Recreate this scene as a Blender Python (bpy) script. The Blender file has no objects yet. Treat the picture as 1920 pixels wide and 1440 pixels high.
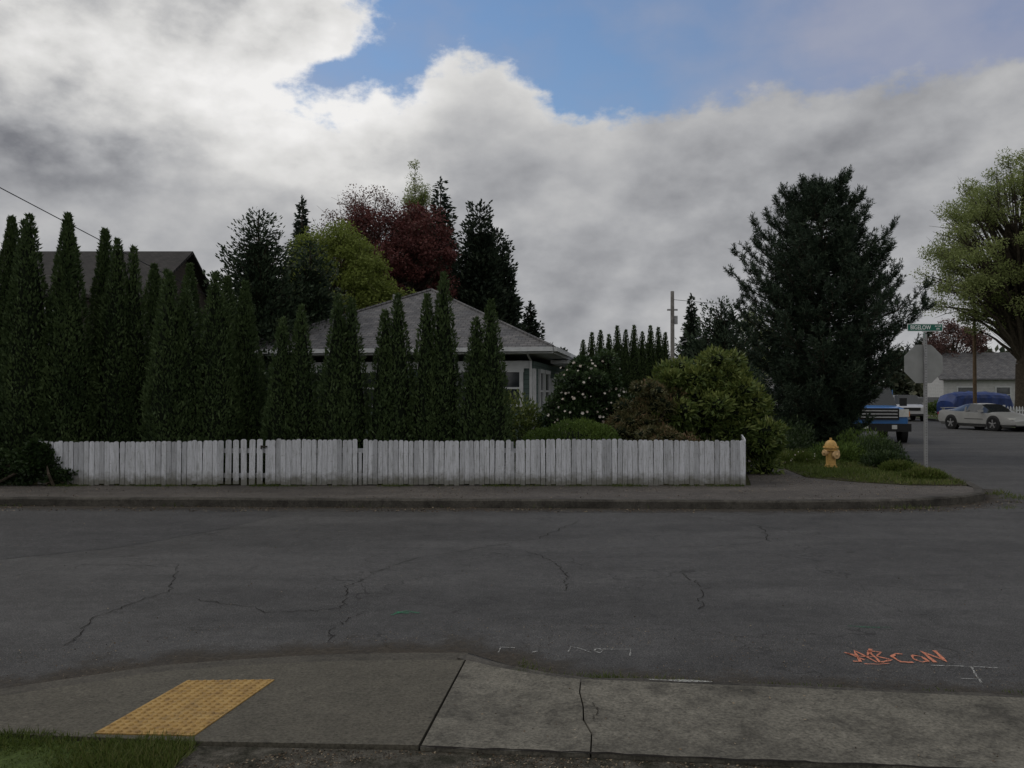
import bpy, math, random
import numpy as np
from mathutils import Vector, Matrix
random.seed(7)
rng = np.random.default_rng(7)
scene = bpy.context.scene
COL = scene.collection
scene.view_settings.view_transform = 'Standard'
scene.view_settings.look = 'None'
scene.view_settings.exposure = 0

# ------------------------------------------------------------ node helpers
def newmat(name):
    m = bpy.data.materials.new(name); m.use_nodes = True
    nt = m.node_tree; nt.nodes.clear()
    out = nt.nodes.new('ShaderNodeOutputMaterial')
    return m, nt, out
def L(nt, a, b): nt.links.new(a, b)
def setin(nt, sock, v):
    if hasattr(v, 'links') or isinstance(v, bpy.types.NodeSocket): nt.links.new(v, sock)
    else:
        if isinstance(v, (tuple, list)) and len(v) == 3 and sock.type == 'RGBA': v = (*v, 1)
        sock.default_value = v
def M(nt, op, a, b=None, c=None, clamp=False):
    n = nt.nodes.new('ShaderNodeMath'); n.operation = op; n.use_clamp = clamp
    setin(nt, n.inputs[0], a)
    if b is not None: setin(nt, n.inputs[1], b)
    if c is not None: setin(nt, n.inputs[2], c)
    return n.outputs[0]
def noise(nt, vec, scale, detail=4, rough=.55, dist=0.0):
    n = nt.nodes.new('ShaderNodeTexNoise'); n.inputs['Scale'].default_value = scale
    n.inputs['Detail'].default_value = detail; n.inputs['Roughness'].default_value = rough
    n.inputs['Distortion'].default_value = dist
    if vec is not None: L(nt, vec, n.inputs['Vector'])
    return n.outputs['Fac']
def ramp(nt, fac, stops):
    n = nt.nodes.new('ShaderNodeValToRGB'); cr = n.color_ramp
    while len(cr.elements) < len(stops): cr.elements.new(.5)
    for e, (p, c) in zip(cr.elements, stops):
        e.position = p
        if not isinstance(c, (tuple, list)): c = (c, c, c)
        e.color = (*c, 1)
    L(nt, fac, n.inputs[0]); return n.outputs[0]
def mix(nt, f, a, b, mode='MIX'):
    n = nt.nodes.new('ShaderNodeMix'); n.data_type = 'RGBA'; n.blend_type = mode
    setin(nt, n.inputs[0], f); setin(nt, n.inputs[6], a); setin(nt, n.inputs[7], b)
    return n.outputs[2]
def coords(nt, scale=(1, 1, 1), kind='Object'):
    t = nt.nodes.new('ShaderNodeTexCoord'); m = nt.nodes.new('ShaderNodeMapping')
    m.inputs['Scale'].default_value = scale
    L(nt, t.outputs[kind], m.inputs[0]); return m.outputs[0]
def bsdf(nt, out, col, rough=.8, spec=.3, metal=0, bump=None, bstr=.3, bdist=.01):
    p = nt.nodes.new('ShaderNodeBsdfPrincipled')
    setin(nt, p.inputs['Base Color'], col); setin(nt, p.inputs['Roughness'], rough)
    p.inputs['Specular IOR Level'].default_value = spec; p.inputs['Metallic'].default_value = metal
    if bump is not None:
        b = nt.nodes.new('ShaderNodeBump'); b.inputs['Strength'].default_value = bstr
        b.inputs['Distance'].default_value = bdist
        L(nt, bump, b.inputs['Height']); L(nt, b.outputs[0], p.inputs['Normal'])
    L(nt, p.outputs[0], out.inputs[0]); return p

def plain(name, col, rough=.6, spec=.3, metal=0, var=.15, scale=8):
    m, nt, out = newmat(name); v = coords(nt)
    n = noise(nt, v, scale, 5)
    a = tuple(c*(1-var) for c in col); b = tuple(min(1, c*(1+var)) for c in col)
    bsdf(nt, out, ramp(nt, n, [(.3, a), (.7, b)]), rough, spec, metal)
    return m

def leafmat(name, stops, trans=.2, rough=.65, gain=1.0):
    m, nt, out = newmat(name)
    at = nt.nodes.new('ShaderNodeAttribute'); at.attribute_name = 'tint'
    col = ramp(nt, at.outputs['Fac'], [(p, tuple(min(.9, k*gain) for k in c)) for p, c in stops])
    p = nt.nodes.new('ShaderNodeBsdfPrincipled'); L(nt, col, p.inputs['Base Color'])
    p.inputs['Roughness'].default_value = rough; p.inputs['Specular IOR Level'].default_value = .2
    t = nt.nodes.new('ShaderNodeBsdfTranslucent'); L(nt, col, t.inputs[0])
    mx = nt.nodes.new('ShaderNodeMixShader'); mx.inputs[0].default_value = trans
    L(nt, p.outputs[0], mx.inputs[1]); L(nt, t.outputs[0], mx.inputs[2]); L(nt, mx.outputs[0], out.inputs[0])
    return m

# ------------------------------------------------------------ mesh helpers
class Acc:
    def __init__(s): s.v = []; s.f = []; s.m = []; s.t = []
    def add(s, vs, fs, mi=0, tint=.5):
        o = len(s.v); s.v += [tuple(p) for p in vs]
        for f in fs:
            s.f.append(tuple(i+o for i in f)); s.m.append(mi); s.t.append(tint)
    def box(s, c, d, mi=0, rz=0, tint=.5, ry=0, rx=0):
        R = Matrix.Rotation(rz, 3, 'Z') @ Matrix.Rotation(ry, 3, 'Y') @ Matrix.Rotation(rx, 3, 'X')
        vs = []
        for x in (-.5, .5):
            for y in (-.5, .5):
                for z in (-.5, .5):
                    vs.append(R @ Vector((x*d[0], y*d[1], z*d[2])) + Vector(c))
        s.add(vs, [(0, 1, 3, 2), (4, 6, 7, 5), (0, 4, 5, 1), (2, 3, 7, 6), (0, 2, 6, 4), (1, 5, 7, 3)], mi, tint)
    def tube(s, pts, rad, n=6, mi=0, cap=True, tint=.5):
        pts = [Vector(p) for p in pts]; k = len(pts); vs = []; fs = []
        for i, p in enumerate(pts):
            d = (pts[min(i+1, k-1)] - pts[max(i-1, 0)])
            if d.length < 1e-9: d = Vector((0, 0, 1))
            d.normalize()
            u = d.cross(Vector((0, 0, 1)) if abs(d.z) < .95 else Vector((1, 0, 0))).normalized(); w = d.cross(u)
            r = rad[i] if hasattr(rad, '__len__') else rad
            for j in range(n):
                a = 2*math.pi*j/n
                vs.append(p + u*(r*math.cos(a)) + w*(r*math.sin(a)))
        for i in range(k-1):
            for j in range(n):
                j2 = (j+1) % n
                fs.append((i*n+j, i*n+j2, (i+1)*n+j2, (i+1)*n+j))
        if cap:
            fs.append(tuple(range(n-1, -1, -1))); fs.append(tuple(range((k-1)*n, k*n)))
        s.add(vs, fs, mi, tint)
    def prism(s, poly, z0, z1, mi=0, tint=.5, zf=None):
        n = len(poly)
        a = sum(poly[i][0]*poly[(i+1) % n][1]-poly[(i+1) % n][0]*poly[i][1] for i in range(n))
        if a < 0: poly = poly[::-1]
        vs = [(x, y, z0) for x, y in poly] + [(x, y, z1 if zf is None else zf(x, y)) for x, y in poly]
        fs = [tuple(range(n, 2*n))] + [(i, (i+1) % n, n+(i+1) % n, n+i) for i in range(n)]
        s.add(vs, fs, mi, tint)
    def obj(s, name, mats, parent=None, smooth=None, loc=(0, 0, 0), rz=0):
        me = bpy.data.meshes.new(name); me.from_pydata(s.v, [], s.f)
        for m in mats: me.materials.append(m)
        me.polygons.foreach_set('material_index', s.m)
        at = me.attributes.new('tint', 'FLOAT', 'FACE'); at.data.foreach_set('value', s.t)
        if smooth:
            me.polygons.foreach_set('use_smooth', [True]*len(s.f)); me.set_sharp_from_angle(angle=math.radians(smooth))
        me.update()
        ob = bpy.data.objects.new(name, me); COL.objects.link(ob); ob.location = loc; ob.rotation_euler[2] = rz
        if parent: ob.parent = parent
        return ob
def empty(name, loc=(0, 0, 0), rz=0, sc=1):
    e = bpy.data.objects.new(name, None); COL.objects.link(e); e.location = loc; e.rotation_euler[2] = rz
    e.scale = (sc, sc, sc) if not hasattr(sc, '__len__') else sc
    e.empty_display_size = .2; return e
def nrm(a): return a/np.maximum(np.linalg.norm(a, axis=1, keepdims=True), 1e-9)
def fn(P, s, seed=0):
    r = np.random.default_rng(seed); out = np.zeros(len(P))
    for i in range(7):
        k = r.normal(size=3)*s*(1+.35*i); out += np.sin(P@k + r.random()*6.28)/(1+.3*i)
    return np.clip(.5+out/5.2, 0, 1)
def leafmesh(name, P, D, Ln, W, tint, mat, S=None, aspect=.45):
    n = len(P); D = nrm(D)
    if S is None: S = rng.normal(size=(n, 3))
    S = nrm(S - D*np.sum(S*D, axis=1, keepdims=True))
    Ln = np.broadcast_to(np.asarray(Ln, float), (n,))[:, None]; W = np.broadcast_to(np.asarray(W, float), (n,))[:, None]
    V = np.empty((n, 4, 3)); V[:, 0] = P; V[:, 1] = P+D*Ln*aspect+S*W/2; V[:, 2] = P+D*Ln; V[:, 3] = P+D*Ln*aspect-S*W/2
    me = bpy.data.meshes.new(name)
    me.vertices.add(4*n); me.vertices.foreach_set('co', V.ravel())
    me.loops.add(4*n); me.loops.foreach_set('vertex_index', np.arange(4*n, dtype=np.int32))
    me.polygons.add(n); me.polygons.foreach_set('loop_start', np.arange(0, 4*n, 4, dtype=np.int32))
    me.polygons.foreach_set('loop_total', np.full(n, 4, dtype=np.int32))
    me.update(calc_edges=True)
    at = me.attributes.new('tint', 'FLOAT', 'FACE'); at.data.foreach_set('value', np.clip(tint, 0, 1).astype(np.float32))
    me.materials.append(mat); me.validate()
    return me
def addmesh(name, me, parent=None, loc=(0, 0, 0)):
    ob = bpy.data.objects.new(name, me); COL.objects.link(ob); ob.location = loc
    if parent: ob.parent = parent
    return ob

# ------------------------------------------------------------ materials
def asphalt(name, base, cracks=True):
    m, nt, out = newmat(name); v = coords(nt); vs_ = coords(nt, (.35, 1.5, 1))
    big = noise(nt, vs_, .55, 6, .65); med = noise(nt, v, 2.6, 8, .72); fine = noise(nt, v, 75, 3, .75); agg = noise(nt, v, 170, 2, .6)
    a = tuple(b*.72 for b in base); c = tuple(b*1.32 for b in base)
    col = ramp(nt, big, [(.40, a), (.50, base), (.58, c)])
    col = mix(nt, .45, col, ramp(nt, med, [(.32, tuple(b*.58 for b in base)), (.68, tuple(b*1.5 for b in base))]))
    col = mix(nt, 1, col, ramp(nt, noise(nt, v, 14, 5, .75), [(.3, .76), (.5, 1.0), (.7, 1.28)]), 'MULTIPLY')
    col = mix(nt, 1, col, ramp(nt, fine, [(.32, .45), (.5, 1.0), (.70, 1.8)]), 'MULTIPLY')
    col = mix(nt, 1, col, ramp(nt, agg, [(.35, .65), (.58, 1.0), (.70, 3.0)]), 'MULTIPLY')
    if cracks:
        vo = nt.nodes.new('ShaderNodeTexVoronoi'); vo.feature = 'DISTANCE_TO_EDGE'; vo.inputs['Scale'].default_value = .55
        nn = nt.nodes.new('ShaderNodeTexNoise'); nn.inputs['Scale'].default_value = 2.4; nn.inputs['Detail'].default_value = 8; L(nt, v, nn.inputs[0])
        vm = nt.nodes.new('ShaderNodeVectorMath'); vm.operation = 'MULTIPLY_ADD'; L(nt, nn.outputs['Color'], vm.inputs[0]); vm.inputs[1].default_value = (1.1, 1.1, 0); L(nt, v, vm.inputs[2])
        L(nt, vm.outputs[0], vo.inputs['Vector'])
        gate = ramp(nt, noise(nt, v, .7, 2), [(.42, 0), (.55, 1)])
        ck = M(nt, 'MULTIPLY', M(nt, 'LESS_THAN', vo.outputs['Distance'], .0036), gate)
        col = mix(nt, M(nt, 'MULTIPLY', ck, .6), col, (.016, .015, .014))
    bsdf(nt, out, col, .85, .25, bump=fine, bstr=.55, bdist=.006)
    return m
mat_road = asphalt('asphalt', (.0545, .053, .0515))
mat_patch = asphalt('asphalt_patched', (.043, .042, .042), False)
mat_walk_far = asphalt('asphalt_walk', (.070, .062, .055), False)

def concrete(name, base, stain=.5):
    m, nt, out = newmat(name); v = coords(nt)
    big = noise(nt, v, 1.3, 8, .68); fine = noise(nt, v, 60, 4, .72); sp = noise(nt, v, 22, 5, .8)
    col = ramp(nt, big, [(.3, tuple(b*(1-stain*.6) for b in base)), (.5, base), (.72, tuple(b*(1+stain*.35) for b in base))])
    col = mix(nt, 1, col, ramp(nt, noise(nt, v, 6, 6, .75), [(.34, 1-.5*stain), (.5, 1.0), (.68, 1+.35*stain)]), 'MULTIPLY')
    col = mix(nt, 1, col, ramp(nt, fine, [(.32, .52), (.5, 1.0), (.70, 1.45)]), 'MULTIPLY')
    col = mix(nt, 1, col, ramp(nt, sp, [(.3, .5), (.44, 1.0), (.64, 1.05), (.70, 2.0)]), 'MULTIPLY')
    bsdf(nt, out, col, .88, .2, bump=fine, bstr=.6, bdist=.006)
    return m
mat_ramp = concrete('concrete_smooth', (.082, .075, .059), .3)
mat_slab = concrete('concrete_old', (.114, .106, .087), .85)
mat_kerb = concrete('kerb_concrete', (.060, .055, .047), .9)

def ground(name, stops, sc=3, bstr=.6, fine=60):
    m, nt, out = newmat(name); v = coords(nt)
    n1 = noise(nt, v, sc, 8, .7); n2 = noise(nt, v, fine, 3, .7)
    col = mix(nt, 1, ramp(nt, n1, stops), ramp(nt, n2, [(.3, .6), (.5, 1.0), (.7, 1.5)]), 'MULTIPLY')
    bsdf(nt, out, col, .95, .1, bump=n2, bstr=bstr, bdist=.02); return m
mat_soil = ground('soil', [(.35, (.028, .022, .014)), (.6, (.045, .05, .018))])
mat_lawn = ground('lawn', [(.35, (.035, .05, .014)), (.6, (.06, .085, .022))], 1.2)
mat_gravel = ground('gravelly_asphalt', [(.4, (.034, .033, .024)), (.52, (.075, .069, .056)), (.66, (.13, .12, .10))], 9, .8, 120)
mat_bark = ground('bark', [(.35, (.035, .028, .02)), (.65, (.075, .062, .048))], 8)
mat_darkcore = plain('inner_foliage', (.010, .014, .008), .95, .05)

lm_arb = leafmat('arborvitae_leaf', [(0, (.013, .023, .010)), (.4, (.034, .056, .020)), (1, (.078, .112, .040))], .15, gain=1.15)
lm_cedar = leafmat('cedar_leaf', [(0, (.012, .022, .013)), (.6, (.030, .048, .026)), (1, (.055, .075, .040))], .1, gain=1.1)
lm_fir = leafmat('fir_leaf', [(0, (.010, .017, .011)), (.6, (.022, .034, .021)), (1, (.042, .055, .032))], .1, gain=1.15)
lm_spring = leafmat('spring_leaf', [(0, (.072, .095, .018)), (.5, (.14, .175, .036)), (1, (.21, .245, .065))], .35, gain=1.12)
lm_pale = leafmat('pale_leaf', [(0, (.08, .105, .032)), (.5, (.16, .19, .065)), (1, (.25, .28, .12))], .4, gain=1.3)
lm_red = leafmat('red_leaf', [(0, (.036, .012, .012)), (.5, (.085, .028, .026)), (1, (.15, .060, .050))], .2, gain=1.1)
lm_redtwig = leafmat('red_twig_leaf', [(0, (.06, .032, .030)), (1, (.17, .095, .08))], .2)
lm_pine = leafmat('pine_needle', [(0, (.010, .019, .012)), (.5, (.028, .045, .027)), (1, (.08, .108, .062))], .08, gain=1.1)
lm_rhodo = leafmat('rhododendron_leaf', [(0, (.022, .04, .012)), (.45, (.075, .105, .026)), (.8, (.16, .18, .05)), (1, (.24, .24, .09))], .15, .45, gain=1.2)
lm_camel = leafmat('camellia_leaf', [(0, (.012, .024, .010)), (.6, (.032, .055, .020)), (1, (.075, .10, .04))], .1, .4, gain=1.2)
lm_pieris = leafmat('red_tip_leaf', [(0, (.030, .036, .015)), (.5, (.07, .07, .028)), (.8, (.12, .075, .04)), (1, (.17, .075, .055))], .15, .5, gain=1.2)
lm_mound = leafmat('mound_leaf', [(0, (.025, .05, .010)), (.5, (.06, .10, .020)), (1, (.11, .16, .03))], .15)
lm_grass = leafmat('grass_blade', [(0, (.035, .055, .010)), (.6, (.075, .105, .02)), (1, (.16, .15, .06))], .25)
lm_ivy = leafmat('ivy_leaf', [(0, (.010, .018, .008)), (.6, (.025, .045, .014)), (1, (.07, .10, .035))], .1, .45)
lm_far = leafmat('distant_leaf', [(0, (.018, .026, .018)), (.6, (.035, .048, .03)), (1, (.075, .075, .045))], .1)
lm_white = leafmat('petal', [(0, (.42, .34, .28)), (.5, (.62, .57, .52)), (1, (.72, .70, .66))], .2)
lm_debris = leafmat('debris', [(0, (.02, .014, .009)), (.6, (.09, .06, .035)), (1, (.28, .23, .16))], .1)

# ------------------------------------------------------------ world / sky
SUN_EL, SUN_AZ = math.radians(48), math.radians(-60)   # azimuth measured from +Y towards +X
w = bpy.data.worlds.new('World'); scene.world = w; w.use_nodes = True
nt = w.node_tree; nt.nodes.clear()
wo = nt.nodes.new('ShaderNodeOutputWorld')
tc = nt.nodes.new('ShaderNodeTexCoord'); sx = nt.nodes.new('ShaderNodeSeparateXYZ'); L(nt, tc.outputs['Generated'], sx.inputs[0])
az = M(nt, 'ARCTAN2', sx.outputs[0], sx.outputs[1]); el = M(nt, 'ARCSINE', sx.outputs[2])
mp = nt.nodes.new('ShaderNodeMapping'); mp.inputs['Scale'].default_value = (1, 1, 1.6); L(nt, tc.outputs['Generated'], mp.inputs[0])
V = mp.outputs[0]
n_big = noise(nt, V, 3.0, 4, .5, 0); n_mid = noise(nt, V, 8.0, 8, .52, .0); n_fine = noise(nt, V, 26, 7, .62, 0)
n_off = nt.nodes.new('ShaderNodeMapping'); n_off.inputs['Location'].default_value = (.02, 0, -.03); L(nt, V, n_off.inputs[0])
n_mid2 = noise(nt, n_off.outputs[0], 8.0, 8, .52, .0)
relief = M(nt, 'SUBTRACT', n_mid, n_mid2)      # cloud relief: lit from above-left
def ae(px, py):
    a = math.atan((px-960)/1554); return a, math.atan((740-py)/1554*math.cos(a))
def fcurve(pts, x):
    fc = nt.nodes.new('ShaderNodeFloatCurve'); cv = fc.mapping.curves[0]
    cv.points[0].location = (0, pts[0][1]); cv.points[1].location = (1, pts[-1][1])
    for p in pts: cv.points.new(*p)
    for p in cv.points: p.handle_type = 'AUTO'
    fc.mapping.update(); L(nt, x, fc.inputs['Value']); return fc.outputs[0]
edge = [(0, 190), (480, 190), (560, 186), (640, 184), (700, 158), (760, 168), (815, 125), (870, 98), (940, 122), (1000, 160), (1060, 190), (1150, 208), (1250, 218), (1330, 215), (1420, 190), (1500, 172), (1700, 145), (1920, 120)]
pts = []
for px, py in edge:
    a, e = ae(px, py); pts.append(((a+.7)/1.4, e/.8))
b_el = M(nt, 'MULTIPLY', fcurve(pts, M(nt, 'MULTIPLY_ADD', az, 1/1.4, .5, clamp=True)), .8)
ledge = [(560, 215), (545, 180), (525, 155), (560, 128), (640, 108), (705, 60), (700, 0), (680, -150)]
pts = []
for px, py in ledge:
    a, e = ae(px, py); pts.append((e/.8, (a+.7)/1.4))
b_az = M(nt, 'SUBTRACT', M(nt, 'MULTIPLY', fcurve(pts, M(nt, 'MULTIPLY', el, 1/.8, clamp=True)), 1.4), .7)
depth = M(nt, 'MAXIMUM', M(nt, 'SUBTRACT', b_el, el), M(nt, 'MULTIPLY', M(nt, 'SUBTRACT', b_az, az), .8))
depth = M(nt, 'ADD', depth, M(nt, 'MULTIPLY', M(nt, 'SUBTRACT', n_mid, .5), .10))
depth = M(nt, 'ADD', depth, M(nt, 'MULTIPLY', M(nt, 'SUBTRACT', n_fine, .5), .075))
def sstep(x, a, b):
    n = nt.nodes.new('ShaderNodeMapRange'); n.interpolation_type = 'SMOOTHSTEP'
    n.inputs[1].default_value = a; n.inputs[2].default_value = b; setin(nt, n.inputs[0], x); return n.outputs[0]
def gauss(px, py, sa, se):
    a, e = ae(px, py)
    d = M(nt, 'ADD', M(nt, 'POWER', M(nt, 'MULTIPLY', M(nt, 'SUBTRACT', az, a), 1/sa), 2), M(nt, 'POWER', M(nt, 'MULTIPLY', M(nt, 'SUBTRACT', el, e), 1/se), 2))
    return M(nt, 'POWER', 2.718, M(nt, 'MULTIPLY', d, -1))
m_cloud = sstep(depth, -.012, .017)
veil = M(nt, 'ADD', M(nt, 'MULTIPLY', sstep(az, .10, .5), .85), M(nt, 'MULTIPLY', M(nt, 'SUBTRACT', n_big, .5), .8))
veil = M(nt, 'ADD', veil, M(nt, 'MULTIPLY', M(nt, 'SUBTRACT', n_mid, .47), 1.6))
veil = M(nt, 'ADD', veil, .20, clamp=True)
veil = M(nt, 'MULTIPLY', veil, .85)
back = sstep(M(nt, 'ABSOLUTE', az), .75, 1.1)
edge_hi = M(nt, 'POWER', 2.718, M(nt, 'MULTIPLY', M(nt, 'MAXIMUM', depth, 0), -17))
edge_hi = M(nt, 'MULTIPLY', edge_hi, M(nt, 'SUBTRACT', 1, M(nt, 'MULTIPLY', sstep(az, .06, .22), .85)))
left = M(nt, 'MULTIPLY', sstep(M(nt, 'MULTIPLY', az, -1), .02, .22), sstep(el, .18, .32))
B = M(nt, 'ADD', .375, M(nt, 'MULTIPLY', edge_hi, .36))
B = M(nt, 'ADD', B, M(nt, 'MULTIPLY', left, .29))
B = M(nt, 'ADD', B, M(nt, 'MULTIPLY', gauss(540, 265, .18, .05), .12))
B = M(nt, 'SUBTRACT', B, M(nt, 'MULTIPLY', gauss(90, 280, .14, .045), .26))
B = M(nt, 'SUBTRACT', B, M(nt, 'MULTIPLY', gauss(1250, 330, .30, .07), .05))
B = M(nt, 'ADD', B, M(nt, 'MULTIPLY', sstep(M(nt, 'MULTIPLY', el, -1), -.16, 0), .08))
B = M(nt, 'ADD', B, M(nt, 'MULTIPLY', M(nt, 'SUBTRACT', n_big, .5), .24))
B = M(nt, 'ADD', B, M(nt, 'MULTIPLY', M(nt, 'SUBTRACT', n_mid, .5), M(nt, 'MULTIPLY_ADD', left, .34, .34)))
B = M(nt, 'ADD', B, M(nt, 'MULTIPLY', relief, M(nt, 'MULTIPLY_ADD', left, .7, .35)))
B = M(nt, 'ADD', B, M(nt, 'MULTIPLY', M(nt, 'SUBTRACT', n_fine, .5), M(nt, 'MULTIPLY_ADD', left, .14, .08)))
B = M(nt, 'ADD', B, M(nt, 'MULTIPLY', back, .16))
ccol = ramp(nt, B, [(0, (.12, .125, .14)), (.2, (.195, .20, .22)), (.4, (.385, .39, .405)), (.7, (.68, .675, .665)), (1, (.88, .87, .86))])
vcol = ramp(nt, n_mid, [(.3, (.25, .28, .41)), (.7, (.35, .365, .45))])
sky = nt.nodes.new('ShaderNodeTexSky'); sky.sky_type = 'NISHITA'; sky.sun_disc = False
sky.sun_elevation = SUN_EL; sky.sun_rotation = SUN_AZ; sky.air_density = 1.2; sky.dust_density = .2; sky.ozone_density = 4.0
bg1 = nt.nodes.new('ShaderNodeBackground'); L(nt, sky.outputs[0], bg1.inputs[0]); bg1.inputs[1].default_value = .10
bgv = nt.nodes.new('ShaderNodeBackground'); L(nt, vcol, bgv.inputs[0]); bgv.inputs[1].default_value = 1
bgc = nt.nodes.new('ShaderNodeBackground'); L(nt, ccol, bgc.inputs[0]); bgc.inputs[1].default_value = 1
mx1 = nt.nodes.new('ShaderNodeMixShader'); L(nt, veil, mx1.inputs[0]); L(nt, bg1.outputs[0], mx1.inputs[1]); L(nt, bgv.outputs[0], mx1.inputs[2])
mx2 = nt.nodes.new('ShaderNodeMixShader'); L(nt, M(nt, 'MAXIMUM', m_cloud, back), mx2.inputs[0]); L(nt, mx1.outputs[0], mx2.inputs[1]); L(nt, bgc.outputs[0], mx2.inputs[2])
L(nt, mx2.outputs[0], wo.inputs[0])
sd = bpy.data.lights.new('sun', 'SUN'); sd.energy = .6; sd.angle = math.radians(18); sd.color = (1, .96, .9)
so = bpy.data.objects.new('sun', sd); COL.objects.link(so)
sdir = Vector((math.sin(SUN_AZ)*math.cos(SUN_EL), math.cos(SUN_AZ)*math.cos(SUN_EL), math.sin(SUN_EL)))
so.rotation_euler = sdir.to_track_quat('Z', 'Y').to_euler(); so.location = (0, 0, 30)

# ------------------------------------------------------------ ground, roads
a = Acc(); a.add([(-900, -900, -.04), (900, -900, -.04), (900, 900, -.04), (-900, 900, -.04)], [(0, 1, 2, 3)]); a.obj('ground', [mat_lawn])
a = Acc()
a.add([(-200, 2, 0), (200, 2, 0), (200, 14, 0), (-200, 14, 0)], [(0, 1, 2, 3)])
a.add([(6, 14, 0), (19.5, 14, 0), (46, 124, 0), (32, 124, 0)], [(0, 1, 2, 3)])
a.obj('road', [mat_road])

def offset(line, d):
    out = []
    for i, p in enumerate(line):
        q0 = line[max(i-1, 0)]; q1 = line[min(i+1, len(line)-1)]
        t = Vector((q1[0]-q0[0], q1[1]-q0[1])).normalized(); out.append((p[0]-t.y*d, p[1]+t.x*d))
    return out
def dense(line, step=.5):
    out = []
    for (x0, y0), (x1, y1) in zip(line[:-1], line[1:]):
        n = max(1, min(40, int(math.hypot(x1-x0, y1-y0)/step)))
        for k in range(n): out.append((x0+(x1-x0)*k/n, y0+(y1-y0)*k/n))
    out.append(line[-1]); return out
pp = dense([(-30, 8.0), (-9, 8.15), (-5.4, 8.5), (-4.4, 9.2), (-3.7, 10.4), (-3.3, 11.6), (-3.5, 12.4), (-9, 12.5), (-30, 12.55)], .2)
a = Acc(); a.add([(x+random.gauss(0, .015), y+random.gauss(0, .012), .0022) for x, y in pp], [tuple(range(len(pp)))]); a.obj('asphalt_patch', [mat_patch])
KL = [(-120, 12.75), (-7.85, 12.68), (4.3, 12.3), (5.3, 12.36), (6.2, 12.55), (7.0, 12.88), (7.6, 13.35), (7.95, 14.0), (8.3, 15), (9.67, 20.3), (14.5, 40), (33.9, 120)]
def kerb(name, line, wd, z1, z0=-.03, wob=.004, zf=None, step=.4):
    line = dense(line, step); inn = offset(line, wd); tp = offset(line, .025); a = Acc(); vs = []; fs = []
    n = len(line)
    for i in range(n):
        j = random.uniform(-wob, wob); z = (z1 if zf is None else zf(*line[i]))+random.uniform(-wob, wob)
        vs += [(line[i][0], line[i][1]+j, z0), (line[i][0], line[i][1]+j, max(z-.025, z0+.01)), (tp[i][0], tp[i][1]+j, z), (inn[i][0], inn[i][1], z), (inn[i][0], inn[i][1], z0)]
    for i in range(n-1):
        for k in range(4): fs.append((i*5+k, (i+1)*5+k, (i+1)*5+k+1, i*5+k+1))
    fs.append((0, 1, 2, 3, 4)); fs.append(tuple(range(n*5-1, n*5-6, -1)))
    a.add(vs, fs); return a.obj(name, [mat_kerb])
kerb('kerb', KL, .15, .13)
IN = offset(dense(KL, .4), .15)
grass_edge = [(7.85, 14.35), (6.9, 14.42), (6.2, 14.95), (5.6, 15.8), (5.85, 18.2), (7.1, 22), (9.2, 30), (21.0, 80)]
fence_side = [(4.15, 14.4), (5.1, 18.2), (6.0, 22), (7.9, 30), (19.9, 80)]
front_in = [(-60, 12.86)] + [p for p in IN if -55 < p[0] < 7.9 and p[1] < 14.2]
a = Acc(); a.prism(front_in + grass_edge + fence_side[::-1] + [(-60, 14.4)], -.02, .125); a.obj('sidewalk', [mat_walk_far])
a = Acc(); a.prism([(-60, 14.4)] + fence_side + [(19.9, 130), (-60, 130)], -.02, .118); a.obj('yard', [mat_soil])
strip_in = [p for p in IN if p[1] > 14.3 and p[0] > 7 and p[1] < 80]
a = Acc(); a.prism(grass_edge + strip_in[::-1], -.02, .135); a.obj('planting_strip', [mat_soil])
KR = [(70, 12.3), (19.4, 12.4), (18.3, 13.2), (18.1, 15), (24.0, 40), (43.5, 120)]
kerb('kerb', KR[::-1], .15, .12)
INR = offset(dense(KR, 1.0), -.15)
a = Acc(); a.prism(INR + [(140, 120), (140, 12.3)], -.02, .11); a.obj('lawn', [mat_lawn])
a = Acc()
a.prism([(26.2, 44), (27.6, 44), (38, 87), (36.6, 87)], .05, .118); a.obj('footpath', [mat_slab])

# near side
near_edge = [(-5.6, 0), (-5.2, 2.4), (-4.3, 3.6), (-3.5, 4.3), (-2.9, 4.70), (-2.2, 5.18), (-1.7, 5.33), (-1.26, 5.42), (-.8, 5.46), (-.29, 5.46)]
zr = lambda x, y: .09-.048*(y-3.9)
a = Acc()
inner = offset(near_edge, -.20)
a.prism(inner[2:] + [(-.301, 5.25), (-.430, 3.82), (-1.49, 3.87), (-2.43, 3.97), (-4.4, 3.3)], -.02, 0, zf=zr); a.obj('curb_ramp', [mat_ramp])
a = Acc(); gi = offset(near_edge, -.19)
a.prism(near_edge + gi[::-1], -.02, 0, zf=lambda x, y: max(.008, zr(x, y)-.012)); a.obj('gutter', [concrete('gutter_concrete', (.066, .060, .049), .5)])
a = Acc()
zs1 = lambda x, y: .092-.062*max(0, min(1, (y-4.70)/.52))
a.prism([(-.288, 5.24), (-.1, 5.05), (.12, 4.86), (.386, 4.71), (.362, 4.5), (.364, 4.3), (.350, 4.12), (.374, 3.95), (.349, 3.735), (-.418, 3.80)], -.02, .092, zf=zs1)
a.prism([(.393, 4.70), (1.29, 4.59), (2.7, 4.41), (7, 4.01), (7, 3.1), (2.2, 3.56), (.356, 3.733), (.381, 3.95), (.357, 4.12), (.371, 4.3), (.369, 4.5)], -.02, .096)
a.obj('pavement', [mat_slab])
kz = lambda x, y: .022+.050*max(0, min(1, (x+.2)/.8))
kerb('kerb', [(-.27, 5.40), (-.02, 5.17), (.22, 4.98), (.48, 4.84), (1.29, 4.73), (2.7, 4.55), (7, 4.15)][::-1], .12, .070, wob=.005, zf=kz, step=.15)
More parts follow.
